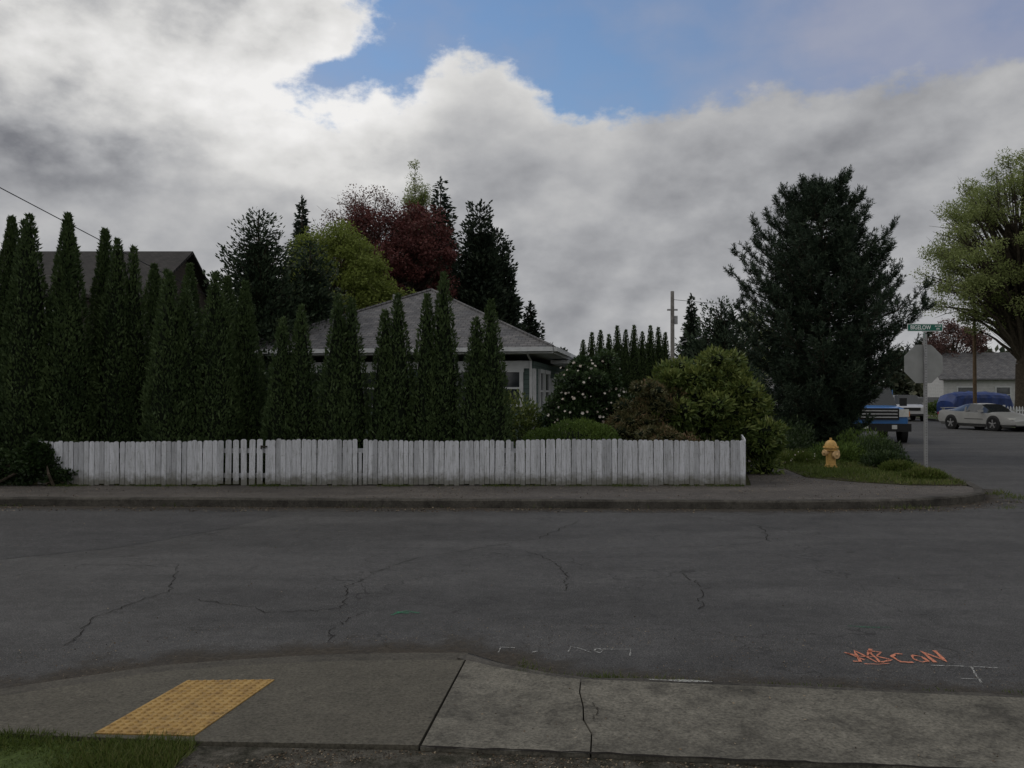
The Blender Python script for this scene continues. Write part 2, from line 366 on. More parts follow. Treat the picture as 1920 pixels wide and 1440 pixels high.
a = Acc(); a.prism([(-1.47, 3.85), (-.45, 3.80), (.345, 3.72), (2.2, 3.54), (7, 3.08), (40, 2), (40, -30), (-1.6, -30)], -.02, .078); a.obj('gravel_shoulder', [mat_gravel])
a = Acc(); a.prism([(-1.50, 3.85), (-2.43, 3.95), (-4.3, 3.28), (-5.4, 2), (-5.9, -30), (-1.62, -30)], -.02, .075); a.obj('verge', [mat_lawn])

# dirt drifts lying on the road edges
m, ntd, out = newmat('road_dirt'); v = coords(ntd)
dn = noise(ntd, v, 26, 5, .75); dn2 = noise(ntd, v, 3.2, 7, .72)
p = bsdf(ntd, out, ramp(ntd, dn, [(.3, (.040, .034, .027)), (.7, (.092, .079, .063))]), .95, .1, bump=dn, bstr=.5, bdist=.01)
at = ntd.nodes.new('ShaderNodeAttribute'); at.attribute_name = 'cover'
al = ramp(ntd, M(ntd, 'MULTIPLY', M(ntd, 'ADD', M(ntd, 'ADD', at.outputs['Fac'], M(ntd, 'MULTIPLY', dn2, 1.1)), M(ntd, 'MULTIPLY', dn, .6)), .5), [(.50, 0), (.74, .75)])
L(ntd, al, p.inputs['Alpha'])
mat_dirt = m
def dirt(line, wd, z=.0045):
    ln = dense(line, .3); far = offset(ln, wd); mid = offset(ln, wd*.4); vs = []; cov = []
    for i in range(len(ln)):
        for q, c in ((ln[i], .65), (mid[i], .25), (far[i], -.2)): vs.append((q[0], q[1], z)); cov.append(c)
    fs = []
    for i in range(len(ln)-1):
        for k in range(2): fs.append((i*3+k, (i+1)*3+k, (i+1)*3+k+1, i*3+k+1))
    me = bpy.data.meshes.new('road_dirt'); me.from_pydata(vs, [], fs); at = me.attributes.new('cover', 'FLOAT', 'POINT'); at.data.foreach_set('value', cov); me.materials.append(mat_dirt)
    addmesh('road_dirt', me)
dirt([(-30, 12.72), (-7.85, 12.66), (4.3, 12.28), (5.3, 12.34), (6.2, 12.53), (7.0, 12.86), (7.6, 13.33), (7.97, 14.0), (8.32, 15)], -.9)
dirt([(-2.9, 4.71), (-2.2, 5.19), (-1.26, 5.43), (-.29, 5.47), (-.0, 5.2), (.24, 4.99), (.48, 4.85), (1.29, 4.75), (2.7, 4.57), (7, 4.17)], .75)

# tactile paving
m, nt2, out = newmat('tactile_yellow'); v = coords(nt2)
tcol = ramp(nt2, noise(nt2, v, 14, 6, .7), [(.3, (.17, .10, .035)), (.5, (.31, .19, .055)), (.75, (.40, .27, .10))])
tcol = mix(nt2, ramp(nt2, noise(nt2, v, 5, 6, .8), [(.55, 0), (.72, .6)]), tcol, (.10, .075, .045))
bsdf(nt2, out, tcol, .7, .3)
mat_tact = m
A_, B_, C_, D_ = [Vector((*p, 0)) for p in ((-1.875, 4.80), (-1.375, 4.82), (-1.50, 3.93), (-1.985, 3.96))]
a = Acc()
zt = lambda x, y: zr(x, y)+.006
a.prism([A_.xy[:], B_.xy[:], C_.xy[:], D_.xy[:]], 0, 0, zf=zt)
for i in range(11):
    for j in range(19):
        u = (i+.5)/11; vv = (j+.5)/19
        p = (A_*(1-u)+B_*u)*(1-vv)+(D_*(1-u)+C_*u)*vv; z = zt(p.x, p.y)
        a.tube([(p.x, p.y, z-.001), (p.x, p.y, z+.006), (p.x, p.y, z+.0075)], [.0155, .010, .006], 8, 0)
a.obj('tactile_paving', [mat_tact])

# cracks, joints and paint
def strip(acc, pts, wd, z, jit=.0, mi=0, sub=6):
    P = []
    for (x0, y0), (x1, y1) in zip(pts[:-1], pts[1:]):
        for k in range(sub):
            t = k/sub; P.append((x0+(x1-x0)*t+random.gauss(0, jit), y0+(y1-y0)*t+random.gauss(0, jit)))
    P.append(pts[-1]); vs = []; fs = []
    for i, p in enumerate(P):
        q0 = P[max(i-1, 0)]; q1 = P[min(i+1, len(P)-1)]; t = Vector((q1[0]-q0[0], q1[1]-q0[1]))
        t = t.normalized() if t.length > 0 else Vector((1, 0)); ww = wd*random.uniform(.35, 1.35)/2
        zz = z(p[0], p[1]) if callable(z) else z
        vs += [(p[0]-t.y*ww, p[1]+t.x*ww, zz), (p[0]+t.y*ww, p[1]-t.x*ww, zz)]
    for i in range(len(P)-1): fs.append((2*i+1, 2*i+3, 2*i+2, 2*i))
    acc.add(vs, fs, mi)
mat_crack = plain('crack_dirt', (.018, .016, .014), .95, .05)
a = Acc()
for pl in ([(-1.35, 6.6), (-1.45, 7.3), (-1.3, 8.0), (-1.0, 8.6), (.3, 9.8), (.9, 11.2)], [(.46, 7.2), (.5, 7.8), (.42, 8.5), (.15, 9.0)], [(-3.0, 5.6), (-3.2, 6.4), (-2.95, 7.2), (-3.3, 8.2)],
           [(-1.35, 6.6), (-1.9, 6.5), (-2.6, 6.9)], [(1.5, 6.6), (1.7, 7.3), (1.62, 7.9)], [(-1.25, 5.7), (-1.3, 6.1), (-1.15, 6.5)], [(1.1, 9.2), (2.2, 9.25), (3.0, 9.6), (3.2, 10.8), (2.5, 11.6)],
           [(-4.3, 8.3), (-3.3, 8.2)]):
    strip(a, pl, .0075, .006, .022, sub=12)
a.obj('road_cracks', [mat_crack])
a = Acc()
strip(a, [(.42, 4.33), (.43, 4.22), (.40, 4.12)], .005, .1, .006)
strip(a, [(-.42, 3.80), (1.0, 3.66), (2.4, 3.53), (5, 3.27)], .018, .0985, .006, sub=20)
a.obj('pavement_cracks', [mat_crack])
def paint(name, col, thr=.5):
    m, nt, out = newmat(name); v = coords(nt)
    p = bsdf(nt, out, col, .8, .2)
    al = ramp(nt, noise(nt, v, 60, 4, .8), [(thr-.12, .08), (thr+.08, .85)]); L(nt, al, p.inputs['Alpha']); return m
mp_o = paint('paint_orange', (.60, .22, .13), .42); mp_w = paint('paint_white', (.38, .38, .36), .52); mp_g = paint('paint_green', (.03, .20, .10), .52)
a = Acc()
def letters(strokes, x0, y0, sx_, sy_, wd=.020):
    for st in strokes: strip(a, [(x0+u*sx_, y0+v*sy_) for u, v in st], wd, .007, .002, sub=3)
lx = 2.20; ly = 5.27
letters([[(-.3, .1), (.1, .05), (.6, 1.1), (1.0, 0)], [(-.15, .9), (.5, .55), (1.2, .5)], [(.0, .85), (.45, .2)]], lx, ly, .11, .22)
letters([[(0, 0), (.3, 1), (.95, .85), (.3, .5), (1, .2), (.1, 0)], [(-.2, .6), (.6, 1.15)]], lx+.13, ly, .10, .24)
letters([[(1, .75), (.6, .8), (.1, .55), (.15, .05), (.9, 0)]], lx+.25, ly, .10, .22)
letters([[(.3, .65), (0, .3), (.3, 0), (.8, .1), (.9, .5), (.35, .68)]], lx+.375, ly-.0, .085, .22)
letters([[(0, 0), (.2, .95), (.8, .05), (1.15, 1)]], lx+.48, ly, .10, .24)
letters([[(0, 0), (.5, -.1), (1, .1)]], lx+.02, ly-.03, .16, .1, .012)
a.obj('utility_marking', [mp_o])
a = Acc()
for st in ([(-.09, 5.47), (-.075, 5.585), (.02, 5.57)], [(.13, 5.47), (.17, 5.50)], [(.37, 5.48), (.396, 5.60), (.45, 5.56), (.52, 5.47)], [(.60, 5.54), (.79, 5.54), (.765, 5.40)],
           [(.56, 5.55), (.545, 5.50), (.575, 5.46), (.60, 5.50), (.585, 5.55), (.56, 5.55)]): strip(a, st, .012, .007, .001, sub=3)
for st in ([(2.62, 5.21), (2.86, 5.19), (3.02, 5.16)], [(2.86, 5.18), (2.80, 5.02), (2.76, 4.89)], [(2.68, 4.97), (2.80, 4.96)]): strip(a, st, .014, .007, .001, sub=4)
a.obj('utility_marking', [mp_w])
a = Acc(); strip(a, [(.78, 4.735), (1.13, 4.70)], .028, .081, .001, sub=4); a.obj('kerb_paint_mark', [mp_w])
a = Acc()
strip(a, [(-.92, 6.42), (-.84, 6.52), (-.72, 6.47)], .03, .005, .006); strip(a, [(-.90, 6.5), (-.8, 6.44)], .03, .007, .006); strip(a, [(2.46, 6.1), (2.6, 6.07), (2.76, 6.06)], .014, .005, .003)
a.obj('utility_marking', [mp_g])

# ------------------------------------------------------------ grass & debris
def inpoly(P, poly):
    x, y = P[:, 0], P[:, 1]; c = np.zeros(len(P), bool); n = len(poly)
    for i in range(n):
        x0, y0 = poly[i]; x1, y1 = poly[(i+1) % n]
        k = ((y0 > y) != (y1 > y)) & (x < (x1-x0)*(y-y0)/((y1-y0) if y1 != y0 else 1e-9)+x0); c ^= k
    return c
def grass(name, poly, n, Lr, W, z, mat, thr=0, lean=.5, ns=3):
    xs = [p[0] for p in poly]; ys = [p[1] for p in poly]
    P = np.stack([rng.uniform(min(xs), max(xs), n), rng.uniform(min(ys), max(ys), n), np.full(n, z)], 1)
    P = P[inpoly(P, poly)]; q = fn(P, ns, 5); P = P[q+rng.normal(0, .08, len(q)) > thr]; q = fn(P, ns, 5)
    D = rng.normal(0, lean, (len(P), 3)); D[:, 2] = 1
    ln = rng.uniform(*Lr, len(P))*(.5+q)
    return addmesh(name, leafmesh(name, P, D, ln, W, rng.random(len(P))*.6+.4*fn(P, ns*.7, 9), mat, aspect=.3))
grass('grass', [(-1.45, 3.88), (-2.43, 4.0), (-4.3, 3.3), (-4.3, 2.4), (-1.55, 2.4)], 60000, (.03, .065), .005, .07, lm_grass, .1, .7)
grass('grass', grass_edge[:7] + [(11.9, 30), (9.5, 20.3), (8.15, 15.0)], 70000, (.04, .11), .014, .13, lm_grass, .22, .7, 1.6)
grass('grass', [(.0, 4.98), (.3, 4.86), (.9, 4.76), (1.35, 4.68), (1.35, 4.80), (.9, 4.88), (.35, 5.0), (.05, 5.2)], 5500, (.015, .05), .004, .02, lm_grass, .38, .7, 9)
grass('grass', [(1.3, 4.64), (4, 4.3), (4, 4.55), (1.3, 4.82)], 4000, (.015, .035), .004, .03, lm_grass, .55, .7, 9)
grass('grass', [(-8, 12.62), (8, 12.2), (8, 12.5), (-8, 12.88)], 6000, (.03, .08), .008, .0, lm_grass, .62, .6, 3)
grass('grass', [(7.8, 12.9), (8.4, 13.3), (8.5, 14.4), (8.05, 14.2)], 600, (.03, .09), .010, .0, lm_grass, .45, .6, 3)
grass('grass', [(-8, 14.2), (4, 14.2), (4, 14.36), (-8, 14.36)], 5000, (.02, .06), .007, .12, lm_grass, .5, .6, 4)
grass('grass', [(24.4, 40), (43, 115), (60, 115), (38, 36), (25, 34)], 30000, (.08, .2), .05, .1, lm_grass, .2, .6, .5)
def debris(name, poly, n, size, z, ns=3, thr=.45):
    xs = [p[0] for p in poly]; ys = [p[1] for p in poly]
    P = np.stack([rng.uniform(min(xs), max(xs), n), rng.uniform(min(ys), max(ys), n), np.full(n, z)], 1)
    P = P[inpoly(P, poly)]; P = P[fn(P, ns, 3) > thr]
    D = rng.normal(0, 1, (len(P), 3)); D[:, 2] = rng.uniform(0, .3, len(P)); S = rng.normal(0, 1, (len(P), 3)); S[:, 2] = .15
    ln = rng.uniform(.4, 1.3, len(P))*size
    return addmesh(name, leafmesh(name, P, D, ln, ln*.6, rng.random(len(P)), lm_debris, S))
debris('leaf_litter', [(-9, 12.1), (6, 11.9), (9, 13.2), (7.9, 13.3), (6.5, 12.7), (4, 12.3), (-9, 12.75)], 9000, .028, .007, 1.5, .3)
debris('leaf_litter', [(-3.4, 4.5), (-2, 5.3), (-.2, 5.5), (.5, 5.0), (4, 4.6), (4, 5.3), (0, 6.3), (-2, 6.2), (-4, 5.2)], 9000, .010, .007, 2, .45)
debris('leaf_litter', [(-9, 12.85), (6, 12.5), (7, 14.3), (-9, 14.36)], 4000, .022, .129, 1.5, .45)
debris('gravel', [(-1.5, 3.84), (-.45, 3.79), (2.2, 3.53), (4, 3.3), (4, 2.9), (-1.5, 2.9)], 26000, .012, .080, 3, .25)
debris('leaf_litter', [(-8, 5.5), (8, 5.5), (9, 12), (-9, 12)], 2600, .013, .006, .7, .35)
debris('leaf_litter', [(-.4, 3.9), (.3, 3.8), (2.2, 3.6), (3, 4.3), (1.2, 4.5), (.3, 4.65), (-.2, 4.9)], 260, .014, .100, 3, .3)
debris('leaf_litter', [(7.2, 13.6), (7.9, 14.3), (6.9, 14.4), (6.2, 14.9), (5.6, 15.8), (5.8, 18), (5.0, 17.6), (4.4, 14.6)], 2600, .022, .129, 1.5, .3)

# ------------------------------------------------------------ foliage builders
def arbor_mesh(h, r, n, seed, cols=((0, 0, 1, 1),)):
    r_ = np.random.default_rng(seed); Ps = []; Ds = []; Ss = []; Ts = []
    core = Acc(); PR = lambda t: (.80+.20*np.minimum(t/.22, 1))*(1-t**1.75)**.95
    for (ox, oy, hs, rs) in cols:
        k = int(n*hs*rs/sum(c[2]*c[3] for c in cols)); H = h*hs
        t = 1-np.sqrt(r_.random(k)); t = np.where(r_.random(k) < .35, r_.random(k), t); t = np.clip(t, .0, .995)
        th = r_.random(k)*2*np.pi
        R = r*rs*PR(t)
        q = np.stack([np.cos(th)*1.1, np.sin(th)*1.1, t*H*1.1], 1)
        lob = fn(q, 2.3, seed)
        lob2 = fn(q*np.array([1, 1, .6]), 8.0, seed+9)
        rad = R*(.84+.26*lob+.15*(lob2-.5))*(.82+.24*r_.random(k)) + .015
        P = np.stack([ox+rad*np.cos(th), oy+rad*np.sin(th), t*H], 1)
        D = np.stack([np.cos(th)*.55, np.sin(th)*.55, np.full(k, .85)], 1)+r_.normal(0, .33, (k, 3))
        S = np.stack([-np.sin(th), np.cos(th), np.zeros(k)], 1)+r_.normal(0, .6, (k, 3))
        Ps.append(P); Ds.append(D); Ss.append(S); Ts.append(.10+.32*lob2+.2*lob+.38*r_.random(k)-.1*(rad < R*.85))  # last tint term darkens inner sprays: depth shade put into leaf colour
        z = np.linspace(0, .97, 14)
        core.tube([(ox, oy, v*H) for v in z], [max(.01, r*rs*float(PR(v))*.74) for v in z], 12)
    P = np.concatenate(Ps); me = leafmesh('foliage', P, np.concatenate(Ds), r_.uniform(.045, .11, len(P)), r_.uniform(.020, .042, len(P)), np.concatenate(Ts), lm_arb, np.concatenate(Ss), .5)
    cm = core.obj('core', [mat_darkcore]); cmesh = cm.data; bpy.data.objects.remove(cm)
    return me, cmesh
def arborvitae(x, y, h, r, seed, cols=((0, 0, 1, 1),), n=None, z=.1):
    me, cm = arbor_mesh(h, r, n or int(6400*h*r/1.0), seed, cols)
    e = empty('arborvitae_tree', (x, y, z)); addmesh('foliage', me, e); addmesh('inner_foliage', cm, e)
    a = Acc(); a.tube([(0, 0, -.05), (0, 0, h*.5)], [.05, .03], 6); a.obj('trunk', [mat_bark], e)
    return e
# row directly behind the fence
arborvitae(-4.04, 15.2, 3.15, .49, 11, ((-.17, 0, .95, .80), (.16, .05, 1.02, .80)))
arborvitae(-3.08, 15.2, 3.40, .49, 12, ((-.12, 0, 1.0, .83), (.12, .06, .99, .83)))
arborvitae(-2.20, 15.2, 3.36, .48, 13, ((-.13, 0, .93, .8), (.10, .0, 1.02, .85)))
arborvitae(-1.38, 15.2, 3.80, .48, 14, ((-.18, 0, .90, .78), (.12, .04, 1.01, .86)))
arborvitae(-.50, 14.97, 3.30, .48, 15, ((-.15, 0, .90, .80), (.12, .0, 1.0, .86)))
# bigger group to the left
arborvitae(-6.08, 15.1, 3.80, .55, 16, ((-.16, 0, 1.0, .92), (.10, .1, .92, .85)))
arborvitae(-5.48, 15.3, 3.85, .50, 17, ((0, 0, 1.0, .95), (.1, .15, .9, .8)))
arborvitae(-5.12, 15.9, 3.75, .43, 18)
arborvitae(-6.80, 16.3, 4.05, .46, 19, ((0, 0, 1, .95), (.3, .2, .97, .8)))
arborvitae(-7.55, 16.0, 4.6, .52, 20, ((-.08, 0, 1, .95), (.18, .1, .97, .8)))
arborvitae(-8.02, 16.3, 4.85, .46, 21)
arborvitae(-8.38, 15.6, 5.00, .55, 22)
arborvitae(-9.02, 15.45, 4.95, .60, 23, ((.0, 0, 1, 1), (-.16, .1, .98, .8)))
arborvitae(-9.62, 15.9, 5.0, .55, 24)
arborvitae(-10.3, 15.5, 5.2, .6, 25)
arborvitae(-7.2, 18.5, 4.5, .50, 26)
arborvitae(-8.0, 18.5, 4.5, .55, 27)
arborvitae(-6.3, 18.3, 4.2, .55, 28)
# far row
far_row = [(2.75, 3.7), (3.1, 4.0), (3.45, 4.1), (3.8, 3.95), (4.15, 4.3), (4.5, 4.15), (4.85, 4.35), (5.2, 4.1), (5.55, 4.35), (5.9, 4.3), (6.2, 4.1)]
me, cm = arbor_mesh(4.2, .42, 6500, 31)
for i, (x, h) in enumerate(far_row):
    e = empty('arborvitae_tree', (x, 32+.15*i, .1), i*1.3, (1, 1, h/4.2)); addmesh('foliage', me, e); addmesh('inner_foliage', cm, e)

def shell_foliage(blobs, n, Ln, W, mat, seed, core=True, outw=.7, up=.2, lump=.25, fr=3.0, inner=.72, cs=.66):
    r_ = np.random.default_rng(seed); tot = sum((b[3]*b[4]+b[4]*b[5]+b[3]*b[5]) for b in blobs); Ps = []; Ds = []; Ts = []
    for b in blobs:
        k = int(n*(b[3]*b[4]+b[4]*b[5]+b[3]*b[5])/tot); u = nrm(r_.normal(size=(k, 3))); c = np.array(b[:3]); rr = np.array(b[3:6])
        lob = fn(c+u*rr, fr, seed); rad = (inner+(1-inner)*r_.random(k)**.6)*(1-lump/2+lump*lob)
        P = c+u*rr*rad[:, None]; Ps.append(P); Ds.append(u*outw+np.array([0, 0, up])+r_.normal(0, .45, (k, 3)))
        Ts.append(.10+.30*lob+.4*r_.random(k)+.15*u[:, 2])
    P = np.concatenate(Ps); T = np.concatenate(Ts); keep = P[:, 2] > -.02
    me = leafmesh('foliage', P[keep], np.concatenate(Ds)[keep], r_.uniform(.7, 1.3, keep.sum())*Ln, r_.uniform(.7, 1.3, keep.sum())*W, T[keep], mat)
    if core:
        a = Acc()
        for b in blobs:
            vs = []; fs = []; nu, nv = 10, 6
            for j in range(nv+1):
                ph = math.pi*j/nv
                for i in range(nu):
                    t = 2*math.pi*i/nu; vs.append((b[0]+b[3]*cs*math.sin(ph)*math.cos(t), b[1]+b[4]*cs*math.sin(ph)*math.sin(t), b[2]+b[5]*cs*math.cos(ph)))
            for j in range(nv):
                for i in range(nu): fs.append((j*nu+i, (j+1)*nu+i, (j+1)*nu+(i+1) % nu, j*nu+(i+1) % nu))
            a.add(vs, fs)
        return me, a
    return me, None
def bush(name, loc, blobs, n, Ln, W, mat, seed, **kw):
    e = empty(name, loc); me, a = shell_foliage(blobs, n, Ln, W, mat, seed, **kw)
    addmesh('foliage', me, e)
    if a: a.obj('inner_foliage', [mat_darkcore], e)
    a = Acc()
    for k in range(5):
        an = k*1.26; b = blobs[k % len(blobs)]
        a.tube([(.05*math.cos(an), .05*math.sin(an), -.02), (b[0]*.6+.15*math.cos(an), b[1]*.6+.15*math.sin(an), b[2]*.6), (b[0], b[1], b[2])], [.03, .022, .01], 5)
    a.obj('stems', [mat_bark], e); return e
def clumps(hull, n, rr, seed, core=.62):
    """irregular shrub: a few big cores plus many small clumps on their surface"""
    r_ = np.random.default_rng(seed); out = [(b[0], b[1], b[2], b[3]*core, b[4]*core, b[5]*core) for b in hull]
    for i in range(n):
        b = hull[r_.integers(len(hull))]; u = nrm(r_.normal(size=(1, 3)))[0]; u[2] = abs(u[2])*.9 if r_.random() < .65 else u[2]
        u /= np.linalg.norm(u); f = r_.uniform(.60, 1.0); r = rr*r_.uniform(.55, 1.2)
        c = (b[0]+u[0]*b[3]*f, b[1]+u[1]*b[4]*f, max(r*.5, b[2]+u[2]*b[5]*f)); out.append((*c, r, r, r*.8))
    return out
def flowers(parent, blobs, n, size, seed, mat):
    r_ = np.random.default_rng(seed); P = []; D = []; S = []; Tn = []
    for i in range(n):
        b = blobs[r_.integers(len(blobs))]; u = nrm(r_.normal(size=(1, 3)))[0]
        if u[1] > .3: u[1] *= -1
        c = np.array(b[:3])+u*np.array(b[3:6])*r_.uniform(.98, 1.08)
        if c[2] < 0: continue
        t1 = np.cross(u, [0, 0, 1.01]); t1 /= np.linalg.norm(t1); t2 = np.cross(u, t1)
        sz = size*r_.uniform(.5, 1.15); tn = r_.random()
        for ring, kk, tilt in ((0, 7, .25), (1, 5, .9)):
            for k in range(kk):
                an = 2*math.pi*k/kk+ring*.4; d = t1*math.cos(an)+t2*math.sin(an)+u*tilt
                P.append(c); D.append(d*sz); S.append(np.cross(d, u)); Tn.append(tn*.7+r_.random()*.3)
    D = np.array(D); addmesh('flowers', leafmesh('flowers', np.array(P), D, np.linalg.norm(D, axis=1)*.55, size*.42, np.array(Tn), mat, np.array(S), .6), parent)

# bushes in the yard
cb = [(0, 0, 1.50, .72, .7, .95), (-.25, -.1, 1.0, .60, .6, .75), (.35, 0, 1.15, .6, .6, .8), (.15, 0, 2.05, .45, .42, .42)]
cbc = clumps(cb, 46, .24, 3, .78)
e = bush('camellia_bush', (1.58, 17.4, .1), cbc, 24000, .08, .04, lm_camel, 41, lump=.3)
flowers(e, [(b[0], b[1]-.05, b[2]-.05, b[3]*1.06, b[4]*1.10, b[5]) for b in cb[:3]], 120, .062, 5, lm_white); flowers(e, [(.2, 0, 1.9, .5, .5, .5)], 16, .055, 15, lm_white)
rb = [(0, 0, 1.3, 1.0, .8, 1.1), (-.75, -.1, .95, .58, .6, .85), (.62, -.05, 1.2, .62, .6, 1.0), (.25, 0, 2.0, .55, .5, .48), (-.45, 0, 1.7, .5, .45, .45), (.98, -.2, .6, .42, .5, .6)]
bush('rhododendron_bush', (3.88, 16.8, .1), clumps(rb, 110, .26, 4, .80), 36000, .125, .040, lm_rhodo, 42, lump=.4, fr=5, inner=.55, cs=.6)
pb = [(0, 0, 1.0, .55, .5, .85), (.25, 0, 1.4, .40, .4, .55), (-.25, -.1, .8, .45, .4, .6)]
bush('pieris_bush', (2.60, 16.3, .1), clumps(pb, 50, .18, 6, .7), 12000, .08, .022, lm_pieris, 43, lump=.5, fr=6, inner=.5, cs=.55)
mb = [(0, 0, .50, .76, .5, .64), (-.55, 0, .45, .5, .45, .54), (.5, 0, .45, .5, .45, .57)]
bush('clipped_hedge_bush', (1.15, 15.5, .1), mb, 24000, .05, .018, lm_mound, 44, lump=.14, up=.6)
bush('laurel_shrub', (.2, 17.2, .1), [(0, 0, .8, .45, .4, .9), (-.3, .1, 1.1, .2, .2, .6), (.2, .1, .9, .3, .3, .6)], 3500, .10, .03, lm_rhodo, 45, core=False, inner=.2)
fs_ = [(0, 0, .55, .5, .35, .5), (.7, 0, .45, .45, .35, .45)]
bush('flowering_shrub', (2.6, 15.3, .1), clumps(fs_, 30, .14, 8, .7), 7000, .065, .02, lm_pieris, 46, lump=.5, inner=.4, cs=.5)
bush('dark_laurel_hedge', (-5.4, 19.0, .1), clumps([(0, 0, 1.2, 1.0, .7, 1.3), (1.2, -.6, 1.0, .9, .7, 1.1), (-1.4, 0, 1.3, 1, .7, 1.5)], 60, .35, 9, .8), 12000, .12, .05, lm_camel, 49)
iv = [(-.1, 0, .30, 1.0, .16, .42), (-.7, .05, .45, .7, .25, .48), (.70, -.02, .30, .32, .10, .36), (.85, .02, .60, .22, .08, .12)]
bush('ivy_plant', (-9.1, 14.40, .1), clumps(iv, 40, .13, 12, .85), 14000, .07, .06, lm_ivy, 47, lump=.5, up=-.1)
bush('ivy_plant', (-7.9, 14.36, .1), [(.0, 0, .12, .30, .04, .12), (-.15, 0, .4, .25, .04, .25), (.1, 0, .25, .3, .03, .05)], 1100, .055, .045, lm_ivy, 48, core=False, inner=.1)
# planting strip perennials
for i, (x, y, rx_, rz_, mt) in enumerate([(7.6, 19.5, .7, .35, lm_mound), (8.6, 19.6, .7, .42, lm_ivy), (7.9, 17.0, .35, .15, lm_grass), (8.15, 18.1, .55, .26, lm_ivy), (6.4, 20.3, .6, .5, lm_ivy), (7.2, 22, .9, .7, lm_ivy), (9.3, 22.0, .8, .5, lm_mound), (6.1, 21.4, .6, .7, lm_mound), (7.75, 15.6, .35, .12, lm_grass)]):
    bush('perennial_plant', (x, y, .1), [(0, 0, rz_*.4, rx_, rx_*.8, rz_), (rx_*.5, .1, rz_*.3, rx_*.5, rx_*.5, rz_*.8)], 3500, .09, .022, mt, 50+i, core=False, inner=.1, up=.9)
e = bush('narcissus_plant', (5.95, 18.6, .1), [(0, 0, .1, .25, .5, .12), (.6, .5, .1, .4, .4, .12)], 1400, .2, .015, lm_grass, 70, core=False, inner=.1, up=1.4)
flowers(e, [(0, 0, .2, .3, .5, .12), (.6, .5, .2, .4, .4, .12)], 30, .028, 6, lm_white)

# ------------------------------------------------------------ trees
def branchy(acc, p0, p1, r0, r1, sag=.1, n=5, sides=5):
    p0 = Vector(p0); p1 = Vector(p1); pts = []; rad = []; ln = (p1-p0).length
    for i in range(n+1):
        t = i/n; q = p0.lerp(p1, t); q += Vector((random.gauss(0, .02), random.gauss(0, .02), 0))*ln*(1 if 0 < i < n else 0); q.z += sag*ln*math.sin(math.pi*t)
        pts.append(q); rad.append(r0+(r1-r0)*t)
    acc.tube(pts, rad, sides, 0, False)
def decid(name, loc, trunk, crown, ncl, clr, nleaf, Ln, W, mat, seed, flat=1.0, tr=.2, rmin=.35):
    """crown=(cx,cy,cz,rx,ry,rz) relative to loc"""
    e = empty(name, loc); r_ = np.random.default_rng(seed); random.seed(seed); a = Acc()
    cx, cy, cz, rx_, ry_, rz_ = crown
    top = Vector((cx*.8, cy*.8, cz+rz_*.55)); sp = Vector((cx*.15, cy*.15, trunk))
    a.tube([(0, 0, -.1), (0, 0, trunk*.4), sp], [tr*1.3, tr, tr*.85], 8); branchy(a, sp, top, tr*.8, .03, 0)
    u = nrm(r_.normal(size=(ncl, 3))); rad = r_.uniform(rmin, 1, ncl)**.6
    lobe = .84+.34*fn(u, 2.2, seed)
    C = np.array([cx, cy, cz])+u*np.array([rx_, ry_, rz_])*(rad*lobe)[:, None]
    for c in C:
        t = random.uniform(0, .8); st = sp.lerp(top, t*max(0, min(1, (c[2]-sp.z)/(top.z-sp.z+.01))))
        mid = st.lerp(Vector(c), .55)+Vector((0, 0, .08*(Vector(c)-st).length))
        r0 = tr*.32*(1-t*.5); branchy(a, st, mid, r0, r0*.5, .05, 4); branchy(a, mid, c, r0*.5, .01, .03, 3, 4)
        for k in range(3):
            q = Vector(c)+Vector(r_.normal(0, clr*.8, 3)); branchy(a, mid.lerp(Vector(c), .6), q, r0*.25, .006, .02, 2, 3)
    k = nleaf//ncl; idx = np.repeat(np.arange(ncl), k); g = nrm(r_.normal(size=(len(idx), 3)))*(r_.random(len(idx))**.45)[:, None]
    cr = clr*r_.uniform(.6, 1.3, ncl)
    P = C[idx]+g*cr[idx][:, None]*np.array([1, 1, .75*flat]); D = g*.6+r_.normal(0, .6, (len(idx), 3)); D[:, 2] -= .15
    tint = .2+.35*r_.random(ncl)[idx]+.3*r_.random(len(idx))+.15*g[:, 2]
    addmesh('foliage', leafmesh('foliage', P, D, r_.uniform(.6, 1.3, len(P))*Ln, r_.uniform(.6, 1.3, len(P))*W, tint, mat), e)
    a.obj('trunk', [mat_bark], e, smooth=60)
    return e
decid('spring_green_tree', (-7.3, 35, .1), 2.2, (0, 0, 5.1, 2.5, 2.0, 3.5), 230, .58, 70000, .13, .07, lm_spring, 101, tr=.16, rmin=.5)
decid('copper_beech_tree', (-6.2, 43, .1), 2.5, (.3, 0, 7.4, 3.1, 2.5, 4.5), 230, .62, 60000, .16, .09, lm_red, 102, tr=.2)
decid('budding_maple_tree', (-8.2, 46, .1), 3, (.3, 0, 8.6, 3.2, 2.5, 4.4), 190, .65, 22000, .12, .065, lm_redtwig, 103, tr=.2)
decid('poplar_tree', (-6.9, 60, .1), 3, (.0, 0, 11, 1.05, .9, 7.1), 130, .55, 24000, .14, .07, lm_pale, 104, tr=.2)
decid('willow_tree', (29.6, 48, .1), 3.4, (-.2, 0, 9.9, 5.6, 5.0, 5.2), 340, .72, 80000, .13, .065, lm_pale, 105, tr=.42)
decid('brown_leaf_tree', (39.5, 74, .1), 2, (0, 0, 5.3, 3.0, 2.5, 2.8), 80, .7, 12000, .2, .12, lm_redtwig, 106, tr=.2)
decid('budding_tree', (17.6, 60, .1), 2, (0, 0, 5.2, 1.5, 1.5, 3.2), 60, .5, 7000, .14, .07, lm_pale, 107, tr=.12)

